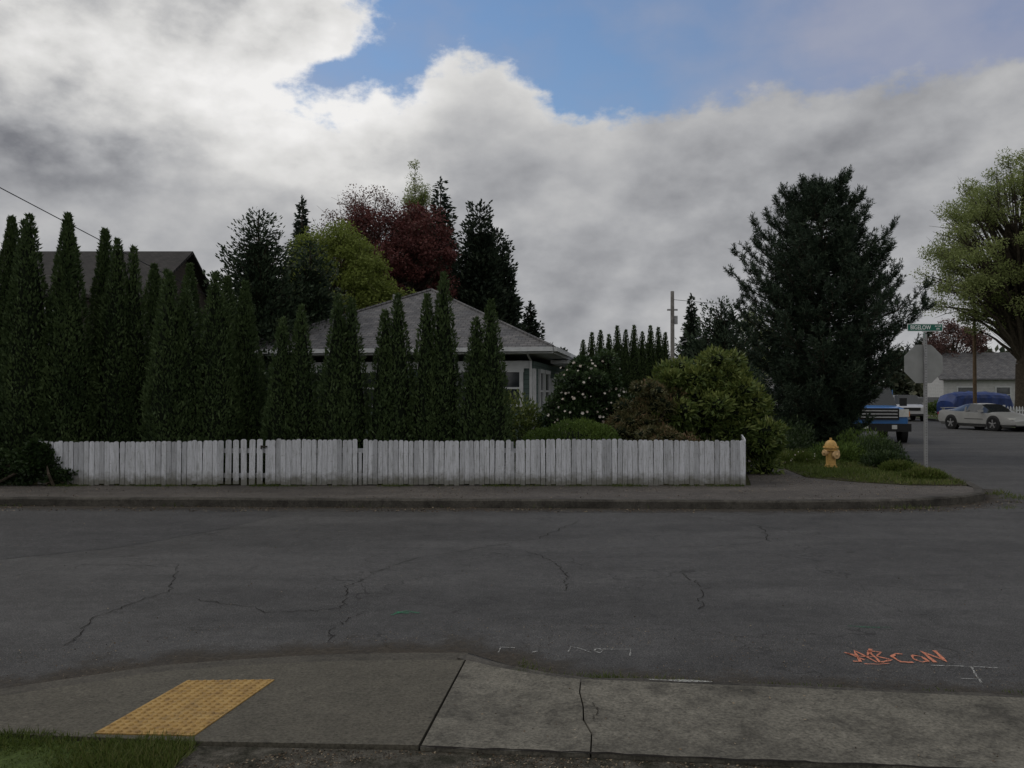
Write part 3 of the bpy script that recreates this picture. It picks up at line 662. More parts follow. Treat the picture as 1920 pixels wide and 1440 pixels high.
def conifer(name, loc, h, R, mat, seed, nbr=420, droop=.25, upt=.1, dens=30, card=.28, z0=.03, pw=.9, wid=.45, core=.5):
    e = empty(name, loc); r_ = np.random.default_rng(seed); random.seed(seed); a = Acc()
    a.tube([(0, 0, -.1), (0, 0, h*.5), (0, 0, h*.985)], [R*.09, R*.055, .015], 7); P = []; D = []; Ln = []; T = []
    for i in range(nbr):
        t = z0+(.985-z0)*(1-math.sqrt(1-(i+.5)/nbr)) if i % 3 else z0+(.985-z0)*(i+.5)/nbr
        z = h*t; rl = R*((1-t)**pw)*(min(1, .7+t*1.4))+.04*R; th = i*2.4+r_.normal(0, .3)
        ln = rl*r_.uniform(.68, 1.12)*(1+.16*math.sin(t*37+seed)); ca, sa = math.cos(th), math.sin(th)
        k = max(6, int(dens*ln/R)); s = r_.random(k)**.6
        zz = z - droop*ln*s + upt*ln*s*s*2 + r_.normal(0, .08*rl+.02, k)
        sp = (1-s*.70)*ln*.34; off = r_.normal(0, 1, k)*sp
        P.append(np.stack([ca*ln*s-sa*off, sa*ln*s+ca*off, zz], 1)); dd = np.stack([ca-sa*np.sign(off)*.5, sa+ca*np.sign(off)*.5, -droop+upt*4*s*s+.15*(t > .85)], 1)+r_.normal(0, .35, (k, 3)); D.append(dd)
        Ln.append(np.full(k, card*(.55+.45*(1-t)))*r_.uniform(.6, 1.2, k)); T.append(r_.random(k)*.6+.35*s)
        if i % 3 == 1: a.tube([(0, 0, z), (ca*ln*.5, sa*ln*.5, z-droop*ln*.5+upt*ln*.5), (ca*ln*.95, sa*ln*.95, z-droop*ln*.95+upt*ln*1.8)], [R*.018, R*.01, .004], 3, 0, False)
    P.append(np.stack([r_.normal(0, .02, 30), r_.normal(0, .02, 30), h*(.95+.05*r_.random(30))], 1)); D.append(r_.normal(0, .4, (30, 3))+np.array([0, 0, 1])); Ln.append(np.full(30, card*.5)); T.append(r_.random(30))
    # inner fill of short sprays instead of a bare core
    n = nbr*8; t = 1-np.sqrt(r_.random(n)); th = r_.random(n)*6.283
    rr = R*core*1.15*((1-t)**pw)*np.minimum(1, .7+t*1.4)*r_.uniform(.5, 1.15, n)*(.75+.5*fn(np.stack([np.cos(th), np.sin(th), t*h], 1), 2.5, seed))
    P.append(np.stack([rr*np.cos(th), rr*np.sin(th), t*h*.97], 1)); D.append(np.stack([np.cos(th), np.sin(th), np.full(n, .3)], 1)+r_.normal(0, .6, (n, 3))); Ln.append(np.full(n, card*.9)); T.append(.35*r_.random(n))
    P = np.concatenate(P); Ln = np.concatenate(Ln)
    addmesh('foliage', leafmesh('foliage', P, np.concatenate(D), Ln, Ln*wid, np.concatenate(T), mat), e)
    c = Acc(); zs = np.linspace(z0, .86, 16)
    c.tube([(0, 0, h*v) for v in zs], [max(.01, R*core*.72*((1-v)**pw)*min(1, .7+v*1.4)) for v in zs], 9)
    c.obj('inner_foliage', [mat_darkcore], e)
    a.obj('trunk', [mat_bark], e); return e
conifer('cedar_tree', (-7.35, 24, .1), 6.9, 1.75, lm_cedar, 201, 1000, -.35, .15, 40, .20, .0, .52, .42, .6)
conifer('cedar_tree', (-6.1, 25, .1), 6.2, 1.45, lm_cedar, 211, 800, -.35, .15, 36, .20, .0, .52, .42, .6)
conifer('fir_tree', (-14.2, 56, .1), 14.8, 2.6, lm_fir, 202, 500, .2, .1, 34, .42)
conifer('fir_tree', (-12.7, 50, .1), 13.6, 2.3, lm_fir, 212, 500, .2, .1, 34, .40)
conifer('spruce_tree', (-4.75, 55, .1), 16.0, 3.3, lm_fir, 203, 700, .25, .1, 40, .46, .03, .72, .45, .5)
conifer('cypress_tree', (-1.75, 45, .1), 12.0, 1.75, lm_fir, 204, 800, -.5, .1, 34, .38, .0, .40, .5, .72)
conifer('cypress_tree', (-.80, 46, .1), 10.8, 1.6, lm_fir, 214, 700, -.4, .1, 34, .38, .0, .46, .5, .72)
conifer('fir_tree', (1.1, 50, .1), 7.2, 2.3, lm_fir, 205, 420, .1, .1, 34, .38)
conifer('fir_tree', (13.0, 60, .1), 8.9, 1.9, lm_fir, 206, 420, .25, .12, 34, .36)
conifer('small_pine_tree', (8.6, 34, .1), 5.4, 1.9, lm_pine, 207, 420, -.2, .3, 36, .24, .03, .5)

# the big pine
def pine(loc):
    e = empty('pine_tree', loc); random.seed(77); r_ = np.random.default_rng(77); a = Acc(); H = 7.55
    a.tube([(0, 0, -.1), (.03, 0, 2), (-.03, .02, 5), (0, 0, H)], [.16, .13, .08, .015], 8)
    prof = np.array([(0, .8), (.6, 1.05), (1.1, 1.45), (1.8, 2.3), (3.2, 2.6), (4.2, 2.3), (5.1, 1.85), (6.0, 1.45), (6.8, 1.0), (7.55, .3)])
    P = []; D = []; T = []
    def shoot(b, ax, ln, n):
        ax = ax/np.linalg.norm(ax); s = r_.random(n)
        P.append(b+ax*ln*s[:, None]); d = ax*.75+r_.normal(0, .5, (n, 3)); D.append(d); T.append(.1+.45*r_.random(n)+.4*s*r_.random()**1.5)
    z = .15
    while z < H-.15:
        nb = 9 if z < 5.5 else 6
        th0 = r_.random()*6.28
        for j in range(nb):
            zz = z+r_.normal(0, .08)
            th = th0+6.283*j/nb+r_.normal(0, .22); R = np.interp(z, prof[:, 0], prof[:, 1])*r_.uniform(.62, 1.14)
            ca, sa = math.cos(th), math.sin(th); up0 = .05+.35*(z/H); pts = []; rise = R*(.22+.25*z/H)
            if z < 1.4 and ca < 0: R *= 1.35
            N = 9
            for i in range(N):
                t = i/(N-1); pts.append(np.array([ca*R*t+r_.normal(0, .02), sa*R*t+r_.normal(0, .02), zz+rise*t*up0*2+R*.28*t**3]))
            a.tube(pts, [.03*(1-.8*i/(N-1)) for i in range(N)], 4, 0, False)
            for i in range(2, N):
                t = i/(N-1); p = pts[i]; ax = pts[i]-pts[i-1]; ax /= np.linalg.norm(ax)
                side = np.array([-sa, ca, 0])
                for sgn in (-1, 1):
                    l2 = R*.30*(1.15-t)+.12; d2 = ax*.8+side*sgn*r_.uniform(.5, 1.0)+np.array([0, 0, r_.uniform(-.1, .5)]); d2 /= np.linalg.norm(d2)
                    q = p+d2*l2; a.tube([p, q], [.010, .005], 3, 0, False)
                    shoot(p+d2*l2*.2, d2, l2, 30)
                    for m_ in range(2):
                        d3 = d2*.6+np.array([r_.normal(0, .35), r_.normal(0, .35), .75]); shoot(p+d2*l2*r_.uniform(.4, 1), d3, r_.uniform(.16, .32), 24)
                shoot(p, ax, .25, 24)
            shoot(pts[-1], np.array([ca*.35, sa*.35, 1.0]), .36, 46)
        z += r_.uniform(.25, .33)
    shoot(np.array([0, 0, H-.4]), np.array([0, 0, 1.]), .75, 140)
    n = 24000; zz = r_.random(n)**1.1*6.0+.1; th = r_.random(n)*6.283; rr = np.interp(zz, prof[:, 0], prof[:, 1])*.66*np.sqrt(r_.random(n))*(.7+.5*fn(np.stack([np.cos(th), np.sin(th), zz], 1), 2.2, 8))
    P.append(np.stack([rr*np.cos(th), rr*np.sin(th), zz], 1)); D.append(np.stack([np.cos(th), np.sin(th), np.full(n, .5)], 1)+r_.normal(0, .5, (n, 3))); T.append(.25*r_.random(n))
    P = np.concatenate(P); W = np.full(len(P), .019); W[-n:] = .05
    addmesh('needles', leafmesh('needles', P, np.concatenate(D), r_.uniform(.08, .14, len(P)), W, np.concatenate(T), lm_pine), e)
    a.obj('trunk', [mat_bark], e); return e
pine((9.0, 24, .1))

# distant woodland
r_ = np.random.default_rng(9); Ps = []; Ds = []; Ts = []
for i in range(150):
    x = r_.uniform(-75, 110); y = r_.uniform(95, 140); h = r_.uniform(4.5, 8)*y/110; wd = r_.uniform(1.6, 3.6); k = 420; con = r_.random() < .5
    t = r_.random(k); th = r_.random(k)*6.28; rr = wd*((1-t)**.8 if con else np.sqrt(np.clip(1-(2*t-1)**2, 0, 1)))*r_.uniform(.5, 1, k)
    Ps.append(np.stack([x+rr*np.cos(th), y+rr*np.sin(th), t*h], 1)); Ds.append(r_.normal(0, 1, (k, 3))); Ts.append(np.full(k, r_.random()*.7)+r_.random(k)*.3)
P = np.concatenate(Ps); addmesh('distant_trees', leafmesh('distant_trees', P, np.concatenate(Ds), 1.0, .7, np.concatenate(Ts), lm_far))

# ------------------------------------------------------------ white fence
m, ntf, out = newmat('weathered_white_paint')
v = coords(ntf, (9, 9, .9)); v2 = coords(ntf)
at = ntf.nodes.new('ShaderNodeAttribute'); at.attribute_name = 'tint'
streak = noise(ntf, v, 5, 8, .75); spots = noise(ntf, v2, 30, 5, .75)
col = ramp(ntf, streak, [(.3, (.22, .22, .22)), (.44, (.44, .45, .47)), (.6, (.56, .57, .61))])
col = mix(ntf, 1, col, ramp(ntf, at.outputs['Fac'], [(0, .66), (.3, .90), (1, 1.05)]), 'MULTIPLY')
col = mix(ntf, ramp(ntf, spots, [(.58, 0), (.70, .8)]), col, (.17, .155, .13))
sz = ntf.nodes.new('ShaderNodeSeparateXYZ'); L(ntf, v2, sz.inputs[0])
dirtf = M(ntf, 'ADD', M(ntf, 'MULTIPLY', sz.outputs[2], -6.0), M(ntf, 'MULTIPLY_ADD', noise(ntf, v2, 6, 6, .7), 2.4, .25), clamp=True)
col = mix(ntf, M(ntf, 'MULTIPLY', dirtf, .8), col, (.085, .08, .055))
bsdf(ntf, out, col, .75, .25, bump=streak, bstr=.4, bdist=.004); mat_fence = m
a = Acc(); random.seed(5)
def picket(acc, x, y, wd, h, tint, z0=.01, rz=0, lean=0):
    hw = wd/2; t = .009
    prof = [(-hw, z0), (hw, z0), (hw, h-.020), (hw*.5, h), (-hw*.5, h), (-hw, h-.020)]
    vs = [(px+lean*pz, -t, pz) for px, pz in prof]+[(px+lean*pz, t, pz) for px, pz in prof]
    c, s = math.cos(rz), math.sin(rz); vs = [(x+vx*c-vy*s, y+vx*s+vy*c, vz) for vx, vy, vz in vs]; n = 6
    acc.add(vs, [(0, 1, 2, 3, 4, 5), (11, 10, 9, 8, 7, 6)]+[((i+1) % n, i, n+i, n+(i+1) % n) for i in range(n)], 0, tint)
x = -8.2
while x < 4.03:
    gate = -5.12 < x < -4.32
    step = .138 if gate else .0885
    wd = (.100 if gate else .0825)*random.uniform(.94, 1.05)
    h = .79+.012*math.sin(x*1.3)+random.uniform(-.011, .011)-.035*(x < -5.2)*min(1, (-5.2-x)/2)
    if abs(x+2.64) < .05: h -= .22; wd *= .7
    if abs(x-.0) < .05: h -= .19; wd *= .9
    picket(a, x, random.uniform(-.006, .006), wd, h, random.random(), random.uniform(.0, .03), random.gauss(0, .03), random.gauss(0, .009))
    x += step*random.uniform(.98, 1.03)
for k in range(48):
    t = k*.094; picket(a, 4.06+t*.236, .03+t*.972, .086, .80+random.uniform(-.01, .01), random.random(), .0, math.atan2(.972, .236))
for z in (.17, .60):
    a.box((-2.1, .035, z), (12.2, .035, .08), 0, tint=0)
x = -8.1
while x < 4.2:
    a.box((min(x, 4.0), .10, .38), (.09, .09, .74), 0, tint=.1); x += 2.02
fe = a.obj('picket_fence', [mat_fence], loc=(0, 14.42, .125))
a = Acc()
for gx in (-5.17, -4.27): a.box((gx, 14.47, .5), (.03, .06, .78))
a.box((-4.3, 14.398, .80), (.10, .02, .025)); a.box((-4.35, 14.395, .79), (.02, .03, .06)); gh = a.obj('gate_hardware', [plain('rusty_iron', (.03, .025, .02), .7)], fe)
gh.matrix_parent_inverse = Matrix.Translation((0, -14.42, -.125))

# ------------------------------------------------------------ house
def shingle(name, c0, c1):
    m, nt, out = newmat(name); v = coords(nt)
    br = nt.nodes.new('ShaderNodeTexBrick'); br.inputs['Scale'].default_value = 4.0; br.inputs['Color1'].default_value = (*c0, 1); br.inputs['Color2'].default_value = (*c1, 1); br.inputs['Mortar'].default_value = (c0[0]*.45, c0[1]*.45, c0[2]*.45, 1)
    br.inputs['Mortar Size'].default_value = .03; br.inputs['Brick Width'].default_value = .8; br.inputs['Row Height'].default_value = .5
    L(nt, v, br.inputs[0]); n = noise(nt, v, 3, 7, .7)
    bsdf(nt, out, mix(nt, 1, br.outputs[0], ramp(nt, n, [(.3, .65), (.7, 1.25)]), 'MULTIPLY'), .9, .15, bump=br.outputs[0], bstr=.4, bdist=.02); return m
def siding(name, c):
    m, nt, out = newmat(name); v = coords(nt); s = nt.nodes.new('ShaderNodeSeparateXYZ'); L(nt, v, s.inputs[0])
    fr = M(nt, 'FRACT', M(nt, 'MULTIPLY', s.outputs[2], 8)); col = mix(nt, M(nt, 'LESS_THAN', fr, .1), c, tuple(k*.35 for k in c))
    col = mix(nt, 1, col, ramp(nt, noise(nt, v, 4, 5), [(.3, .85), (.7, 1.1)]), 'MULTIPLY')
    bsdf(nt, out, col, .7, .25, bump=fr, bstr=.5, bdist=.015); return m
mat_shin = shingle('roof_shingle', (.095, .095, .10), (.14, .135, .135)); mat_shin_d = shingle('roof_dark', (.035, .033, .032), (.05, .046, .044))
mat_sid = siding('grey_siding', (.085, .122, .112)); mat_sidw = siding('white_siding', (.45, .45, .45)); mat_sidd = siding('brown_siding', (.06, .05, .045))
mat_trim = plain('white_trim', (.46, .47, .48), .6, .3, 0, .1)
m, ntg, out = newmat('window_glass'); bsdf(ntg, out, ramp(ntg, noise(ntg, coords(ntg), 1.5, 2), [(.4, (.02, .024, .028)), (.6, (.06, .065, .07))]), .08, .6); mat_glass = m

def window(acc, cx, y, z0, z1, wd, axis='x', s=-1):
    def bx(u, z, du, dz, o, th, mi):
        if axis == 'x': acc.box((u, y+s*o, z), (du, th, dz), mi)
        else: acc.box((y+s*o, u, z), (th, du, dz), mi)
    zc = (z0+z1)/2; h = z1-z0
    bx(cx, zc, wd, h, .012, .02, 1)
    for sg in (-1, 1): bx(cx+sg*(wd/2+.05), zc, .1, h, .03, .06, 0)
    bx(cx, z1+.055, wd+.24, .11, .035, .07, 0); bx(cx, z0-.04, wd+.26, .08, .045, .09, 0); bx(cx, zc, wd-.004, .05, .03, .04, 0)
def hiproof(acc, x0, x1, y0, y1, ze, zr_, th, mi=0, mf=1):
    w_ = min(x1-x0, y1-y0)/2
    r0 = ((x0+x1)/2, y0+w_, zr_); r1 = ((x0+x1)/2, y1-w_, zr_)
    c = [(x0, y0, ze), (x1, y0, ze), (x1, y1, ze), (x0, y1, ze)]
    acc.add(c+[r0, r1], [(0, 1, 4), (1, 2, 5, 4), (2, 3, 5), (3, 0, 4, 5)], mi)
    b = [(x, y, ze-th) for x, y, _ in c]; acc.add([(x, y, ze-.001) for x, y, _ in c]+b, [(0, 4, 5, 1), (1, 5, 6, 2), (2, 6, 7, 3), (3, 7, 4, 0), (4, 7, 6, 5)], mf)
    return r0, r1, c
H = empty('grey_house', (.57, 22, .1), math.radians(-10))
a = Acc(); a.box((-3.9, 4.4, 1.25), (7.8, 8.8, 2.5)); a.obj('walls', [mat_sid], H)
a = Acc(); r0, r1, c = hiproof(a, -8.4, .6, -.6, 9.4, 2.83, 4.95, .16)
for p, q in ((c[0], r0), (c[1], r0), (c[2], r1), (c[3], r1), (r0, r1)): a.tube([Vector(p)+Vector((0, 0, .01)), Vector(q)+Vector((0, 0, .02))], .045, 5, 0)
a.obj('roof', [mat_shin, mat_trim], H)
a = Acc()
a.box((-3.9, -.66, 2.775), (9.0, .1, .11)); a.box((.66, 4.4, 2.775), (.1, 10.0, .11))
a.box((-3.9, -.035, 2.40), (7.6, .05, .2)); a.tube([(-.1, -.62, 2.72), (-.06, -.1, 2.5), (-.06, -.08, .0)], .035, 6)
for xx in (-7.8, -.045): a.box((xx, -.02, 1.15), (.12, .06, 2.29))
a.box((.03, .05, 1.15), (.06, .12, 2.29))
a.obj('trim', [mat_trim], H)
a = Acc()
for cx, wd in ((-.62, .5), (-2.15, 1.1), (-4.6, 1.1), (-6.6, .9)): window(a, cx, 0, 1.35, 2.2, wd)
for cy, wd in ((1.3, .6), (2.5, .9), (5.5, 1.2)): window(a, cy, 0, 1.2, 2.2, wd, 'y', 1)
a.box((.03, 3.9, 1.05), (.06, .95, 2.1), 0); a.obj('windows', [mat_trim, mat_glass], H)
a = Acc(); a.box((-4.2, 4.2, 4.75), (.3, .3, .35)); a.tube([(-4.9, 3.2, 4.2), (-4.9, 3.2, 4.75)], .05, 8); a.obj('roof_vents', [plain('galvanised', (.3, .3, .3), .4, .5, .6)], H)
a = Acc()
for yy in (3.0, 5.2): a.box((1.25, yy, 1.25), (.12, .12, 2.5), 0)
a.box((.75, 4.1, 2.58), (1.3, 2.6, .1), 0); a.box((.75, 4.1, .15), (1.3, 2.6, .3), 0); a.obj('porch', [mat_trim], H)

def gable(name, loc, rz, wx, wy, he, hr, ms, mr, wins):
    H = empty(name, loc, rz); a = Acc(); x, y = wx/2, wy/2
    a.add([(-x, -y, 0), (x, -y, 0), (x, y, 0), (-x, y, 0), (-x, -y, he), (x, -y, he), (x, y, he), (-x, y, he), (-x, 0, hr), (x, 0, hr)],
          [(0, 1, 5, 4), (1, 2, 6, 9, 5), (2, 3, 7, 6), (3, 0, 4, 8, 7)]); a.obj('walls', [ms], H)
    a = Acc(); o = .4; sl = (hr-he)/y
    for s in (-1, 1):
        ye = s*(y+o); ze = he-sl*o
        vs = [(-x-o, ye, ze+.05), (x+o, ye, ze+.05), (x+o, 0, hr+.05), (-x-o, 0, hr+.05), (-x-o, ye, ze+.17), (x+o, ye, ze+.17), (x+o, 0, hr+.17), (-x-o, 0, hr+.17)]
        a.add(vs, [(4, 5, 6, 7), (0, 1, 2, 3), (0, 1, 5, 4), (1, 2, 6, 5), (3, 0, 4, 7)])
    a.obj('roof', [mr], H); a = Acc()
    for cx, z0, z1, wd in wins: window(a, cx, -y, z0, z1, wd)
    a.box((x+.02, 0, he*.72), (.04, 1.0, 1.1), 1)
    a.obj('windows', [mat_trim, mat_glass], H); return H
gable('brown_house', (-18.0, 35, .1), 0, 8.2, 7.4, 5.4, 7.5, mat_sidd, mat_shin_d, [(-2, 1, 2.4, 1.2), (2, 1, 2.4, 1.2), (0, 3.5, 4.8, 1.2)])
gable('white_house', (41.5, 72, .1), math.radians(-14), 9.0, 7, 3.0, 5.1, mat_sidw, mat_shin, [(-2.8, 1.0, 2.2, 1.2), (0, 1.0, 2.2, 1.0), (2.8, 1.0, 2.2, 1.2)])
gable('white_house', (26.5, 84, .1), math.radians(-14), 9.0, 7, 3.0, 5.0, mat_sidw, mat_shin, [(-2.8, 1.0, 2.2, 1.2), (0, 1.0, 2.2, 1.0), (2.8, 1.0, 2.2, 1.2)])

# ------------------------------------------------------------ poles and wires
mat_pole = ground('pole_wood', [(.3, (.14, .13, .12)), (.7, (.28, .265, .25))], 6); mat_pole_b = ground('pole_wood_brown', [(.3, (.07, .048, .03)), (.7, (.14, .10, .065))], 6)
mat_galv = plain('galvanised_steel', (.28, .28, .285), .5, .5, .5)
mat_black = plain('black_cable', (.012, .012, .012), .6)
def upole(loc, h, mat, arms, lamp=False):
    e = empty('utility_pole', loc); a = Acc(); a.tube([(0, 0, -.2), (0, 0, h)], [.12, .085], 10, 0)
    if arms:
        a.box((0, -.12, h-.5), (1.6, .09, .11), 0)
        for x in (-.7, -.3, .3, .7): a.tube([(x, -.12, h-.45), (x, -.12, h-.28)], .035, 6, 1)
    if not arms: a.box((.0, 0, h-.9), (.5, .08, .08), 1); a.tube([(.16, -.08, h-1.6), (.16, -.08, h-1.2)], .08, 8, 1)
    a.obj('pole', [mat, mat_galv], e, smooth=40)
    if lamp:
        a = Acc(); a.tube([(0, 0, h-2.9), (.5, -.1, h-2.45), (1.1, -.2, h-2.35)], [.03, .03, .025], 6, 0)
        a.tube([(1.05, -.2, h-2.34), (1.2, -.2, h-2.33), (1.55, -.2, h-2.36), (1.6, -.2, h-2.37)], [.04, .10, .08, .03], 8, 0); a.obj('lamp_arm', [mat_galv], e, smooth=50)
    return e
upole((7.75, 40, .1), 6.6, mat_pole, False, True)
upole((28.2, 50.5, .1), 7.7, mat_pole_b, False)
upole((-10.5, -1, .1), 7.6, mat_pole_b, True)
def wire(name, p, q, sag, r):
    a = Acc(); p, q = Vector(p), Vector(q); pts = []
    for i in range(17):
        t = i/16; v_ = p.lerp(q, t); v_.z -= sag*4*t*(1-t); pts.append(v_)
    a.tube(pts, r, 5, 0); return a.obj(name, [mat_black])
wire('overhead_cable', (-10.3, -1, 7.4), (-7.6, 22.6, 4.05), .12, .009)
wire('overhead_cable', (7.75, 40, 6.3), (28.2, 50.5, 7.0), .35, .012)
wire('overhead_cable', (28.2, 50.5, 6.6), (44, 70, 4.5), .3, .012)

# ------------------------------------------------------------ hydrant
def revolve(acc, prof, n=20, mi=0, c=(0, 0, 0), R=None):
    vs = []; fs = []; R = R or Matrix.Identity(3)
    for r, z in prof:
        for j in range(n): an = 2*math.pi*j/n; vs.append(R @ Vector((r*math.cos(an), r*math.sin(an), z))+Vector(c))
    for i in range(len(prof)-1):
        for j in range(n): fs.append((i*n+j, i*n+(j+1) % n, (i+1)*n+(j+1) % n, (i+1)*n+j))
    fs.append(tuple(range(n-1, -1, -1))); fs.append(tuple(range((len(prof)-1)*n, len(prof)*n))); acc.add(vs, fs, mi)
mat_hyd = plain('hydrant_paint', (.46, .28, .085), .6, .4, 0, .25, 14); mat_hyd2 = plain('hydrant_cap', (.50, .33, .16), .6, .4, 0, .2, 14)
e = empty('fire_hydrant', (6.84, 17.8, .13), .35); a = Acc()
revolve(a, [(.15, 0), (.15, .035), (.11, .04), (.11, .07), (.102, .08), (.096, .36), (.11, .37), (.145, .375), (.145, .40), (.115, .405), (.115, .42), (.16, .425), (.16, .45), (.13, .455), (.125, .50), (.10, .555), (.06, .59), (.024, .60), (.024, .645)], 20)
for s in (-1, 1):
    revolve(a, [(.045, 0), (.045, .05), (.065, .055), (.065, .10), (.03, .105), (.022, .13)], 12, 1, (s*.085, 0, .33), Matrix.Rotation(s*math.pi/2, 3, 'Y'))
revolve(a, [(.06, 0), (.06, .05), (.085, .055), (.085, .10), (.035, .105), (.022, .135)], 12, 1, (0, -.085, .29), Matrix.Rotation(math.pi/2, 3, 'X'))
for j in range(8):
    an = j*.785; a.tube([(.142*math.cos(an), .142*math.sin(an), .455), (.142*math.cos(an), .142*math.sin(an), .47)], .012, 6, 0)
a.obj('hydrant_body', [mat_hyd, mat_hyd2], e, smooth=35)

# ------------------------------------------------------------ stop sign
mat_alu = plain('sign_aluminium_back', (.24, .245, .24), .6, .4, .1, .12, 5); mat_red = plain('sign_red', (.45, .02, .02), .5); mat_wh = plain('sign_white', (.75, .75, .75), .5, .3, 0, .05); mat_grn = plain('sign_green', (.012, .12, .085), .5, .3, 0, .1)
mat_hole = plain('hole_dark', (.01, .01, .01), .9)
def text(s, size, loc, rot, mat, parent, name='lettering', sx_=1):
    cu = bpy.data.curves.new(name, 'FONT'); cu.body = s; cu.size = size; cu.align_x = 'CENTER'; cu.align_y = 'CENTER'; cu.extrude = .0008; cu.offset = size*.012
    o = bpy.data.objects.new(name, cu); COL.objects.link(o); o.location = loc; o.rotation_euler = rot; o.scale = (sx_, 1, 1); o.data.materials.append(mat); o.parent = parent; return o
e = empty('stop_sign', (8.18, 16.4, .12)); a = Acc()
a.box((0, 0, 1.36), (.055, .055, 2.84), 0)
for k in range(50):
    z = .1+k*.052; a.box((0, -.0275, z), (.014, .003, .014), 1)
a.obj('post', [mat_galv, mat_hole], e)
a = Acc(); zc = 2.19; R8 = .38/math.cos(math.pi/8)
def octo(R, y0, y1, mi, x0=-.02):
    vs = [(x0+R*math.cos(math.pi/8+k*math.pi/4), y, zc+R*math.sin(math.pi/8+k*math.pi/4)) for y in (y0, y1) for k in range(8)]
    a.add(vs, [tuple(range(8)), tuple(range(15, 7, -1))]+[(k, 8+k, 8+(k+1) % 8, (k+1) % 8) for k in range(8)], mi)
octo(R8, .030, .034, 0); octo(R8*.995, .0345, .037, 1); octo(R8*.93, .0375, .040, 2)
for z in (zc-.2, zc+.2): a.box((0, -.03, z), (.03, .012, .03), 3)
a.obj('sign_plate', [mat_alu, mat_wh, mat_red, mat_galv], e)
text('STOP', .30, (-.02, .0425, zc), (math.pi/2, 0, math.pi), mat_wh, e)
a = Acc()
a.box((0, 0, 2.66), (.03, .03, .1), 2)
a.box((0, 0, 2.91), (.70, .004, .15), 1); a.box((0, 0, 2.91), (.68, .008, .13), 0)
a.box((0, 0, 2.815), (.03, .05, .04), 2)
rb_ = math.radians(66); a.box((-.02, 0, 2.745), (.60, .004, .13), 1, rb_); a.box((-.02, 0, 2.745), (.585, .008, .115), 0, rb_)
a.obj('street_name_blades', [mat_grn, mat_wh, mat_galv], e)
text('BIGELOW', .115, (-.09, -.006, 2.908), (math.pi/2, 0, 0), mat_wh, e, sx_=.80)
text('AV NE', .045, (.255, -.006, 2.935), (math.pi/2, 0, 0), mat_wh, e); text('600', .045, (.255, -.006, 2.885), (math.pi/2, 0, 0), mat_wh, e)
nx, ny = math.sin(rb_)*.006, -math.cos(rb_)*.006
text('7 TH', .10, (-.02+nx, ny, 2.743), (math.pi/2, 0, rb_), mat_wh, e)

# ------------------------------------------------------------ vehicles
m, ntc, out = newmat('tire'); bsdf(ntc, out, (.012, .012, .012), .85, .2); mat_tire = m
def carpaint(name, c, rough=.3):
    m, nt, out = newmat(name); p = bsdf(nt, out, ramp(nt, noise(nt, coords(nt), 3, 5), [(.3, tuple(k*.85 for k in c)), (.7, c)]), rough, .5); p.inputs['Coat Weight'].default_value = .5; return m
mat_silver = carpaint('silver_paint', (.27, .27, .26)); mat_blue = carpaint('blue_paint', (.012, .13, .38)); mat_whp = carpaint('white_paint', (.42, .42, .42)); mat_dkp = carpaint('dark_paint', (.03, .03, .035))
m, ntc, out = newmat('car_glass'); bsdf(ntc, out, (.015, .018, .02), .06, .6); mat_cg = m
mat_blk = plain('black_plastic', (.015, .015, .015), .6); mat_lamp = plain('headlamp', (.55, .55, .52), .15, .6); mat_tail = plain('tail_lamp', (.35, .02, .015), .3, .5); mat_rim = plain('alloy', (.4, .4, .4), .3, .5, .7); mat_amber = plain('amber_lamp', (.5, .18, .03), .3)
VM = lambda p: [p, mat_cg, mat_blk, mat_lamp, mat_tail, mat_rim, mat_tire, mat_amber]
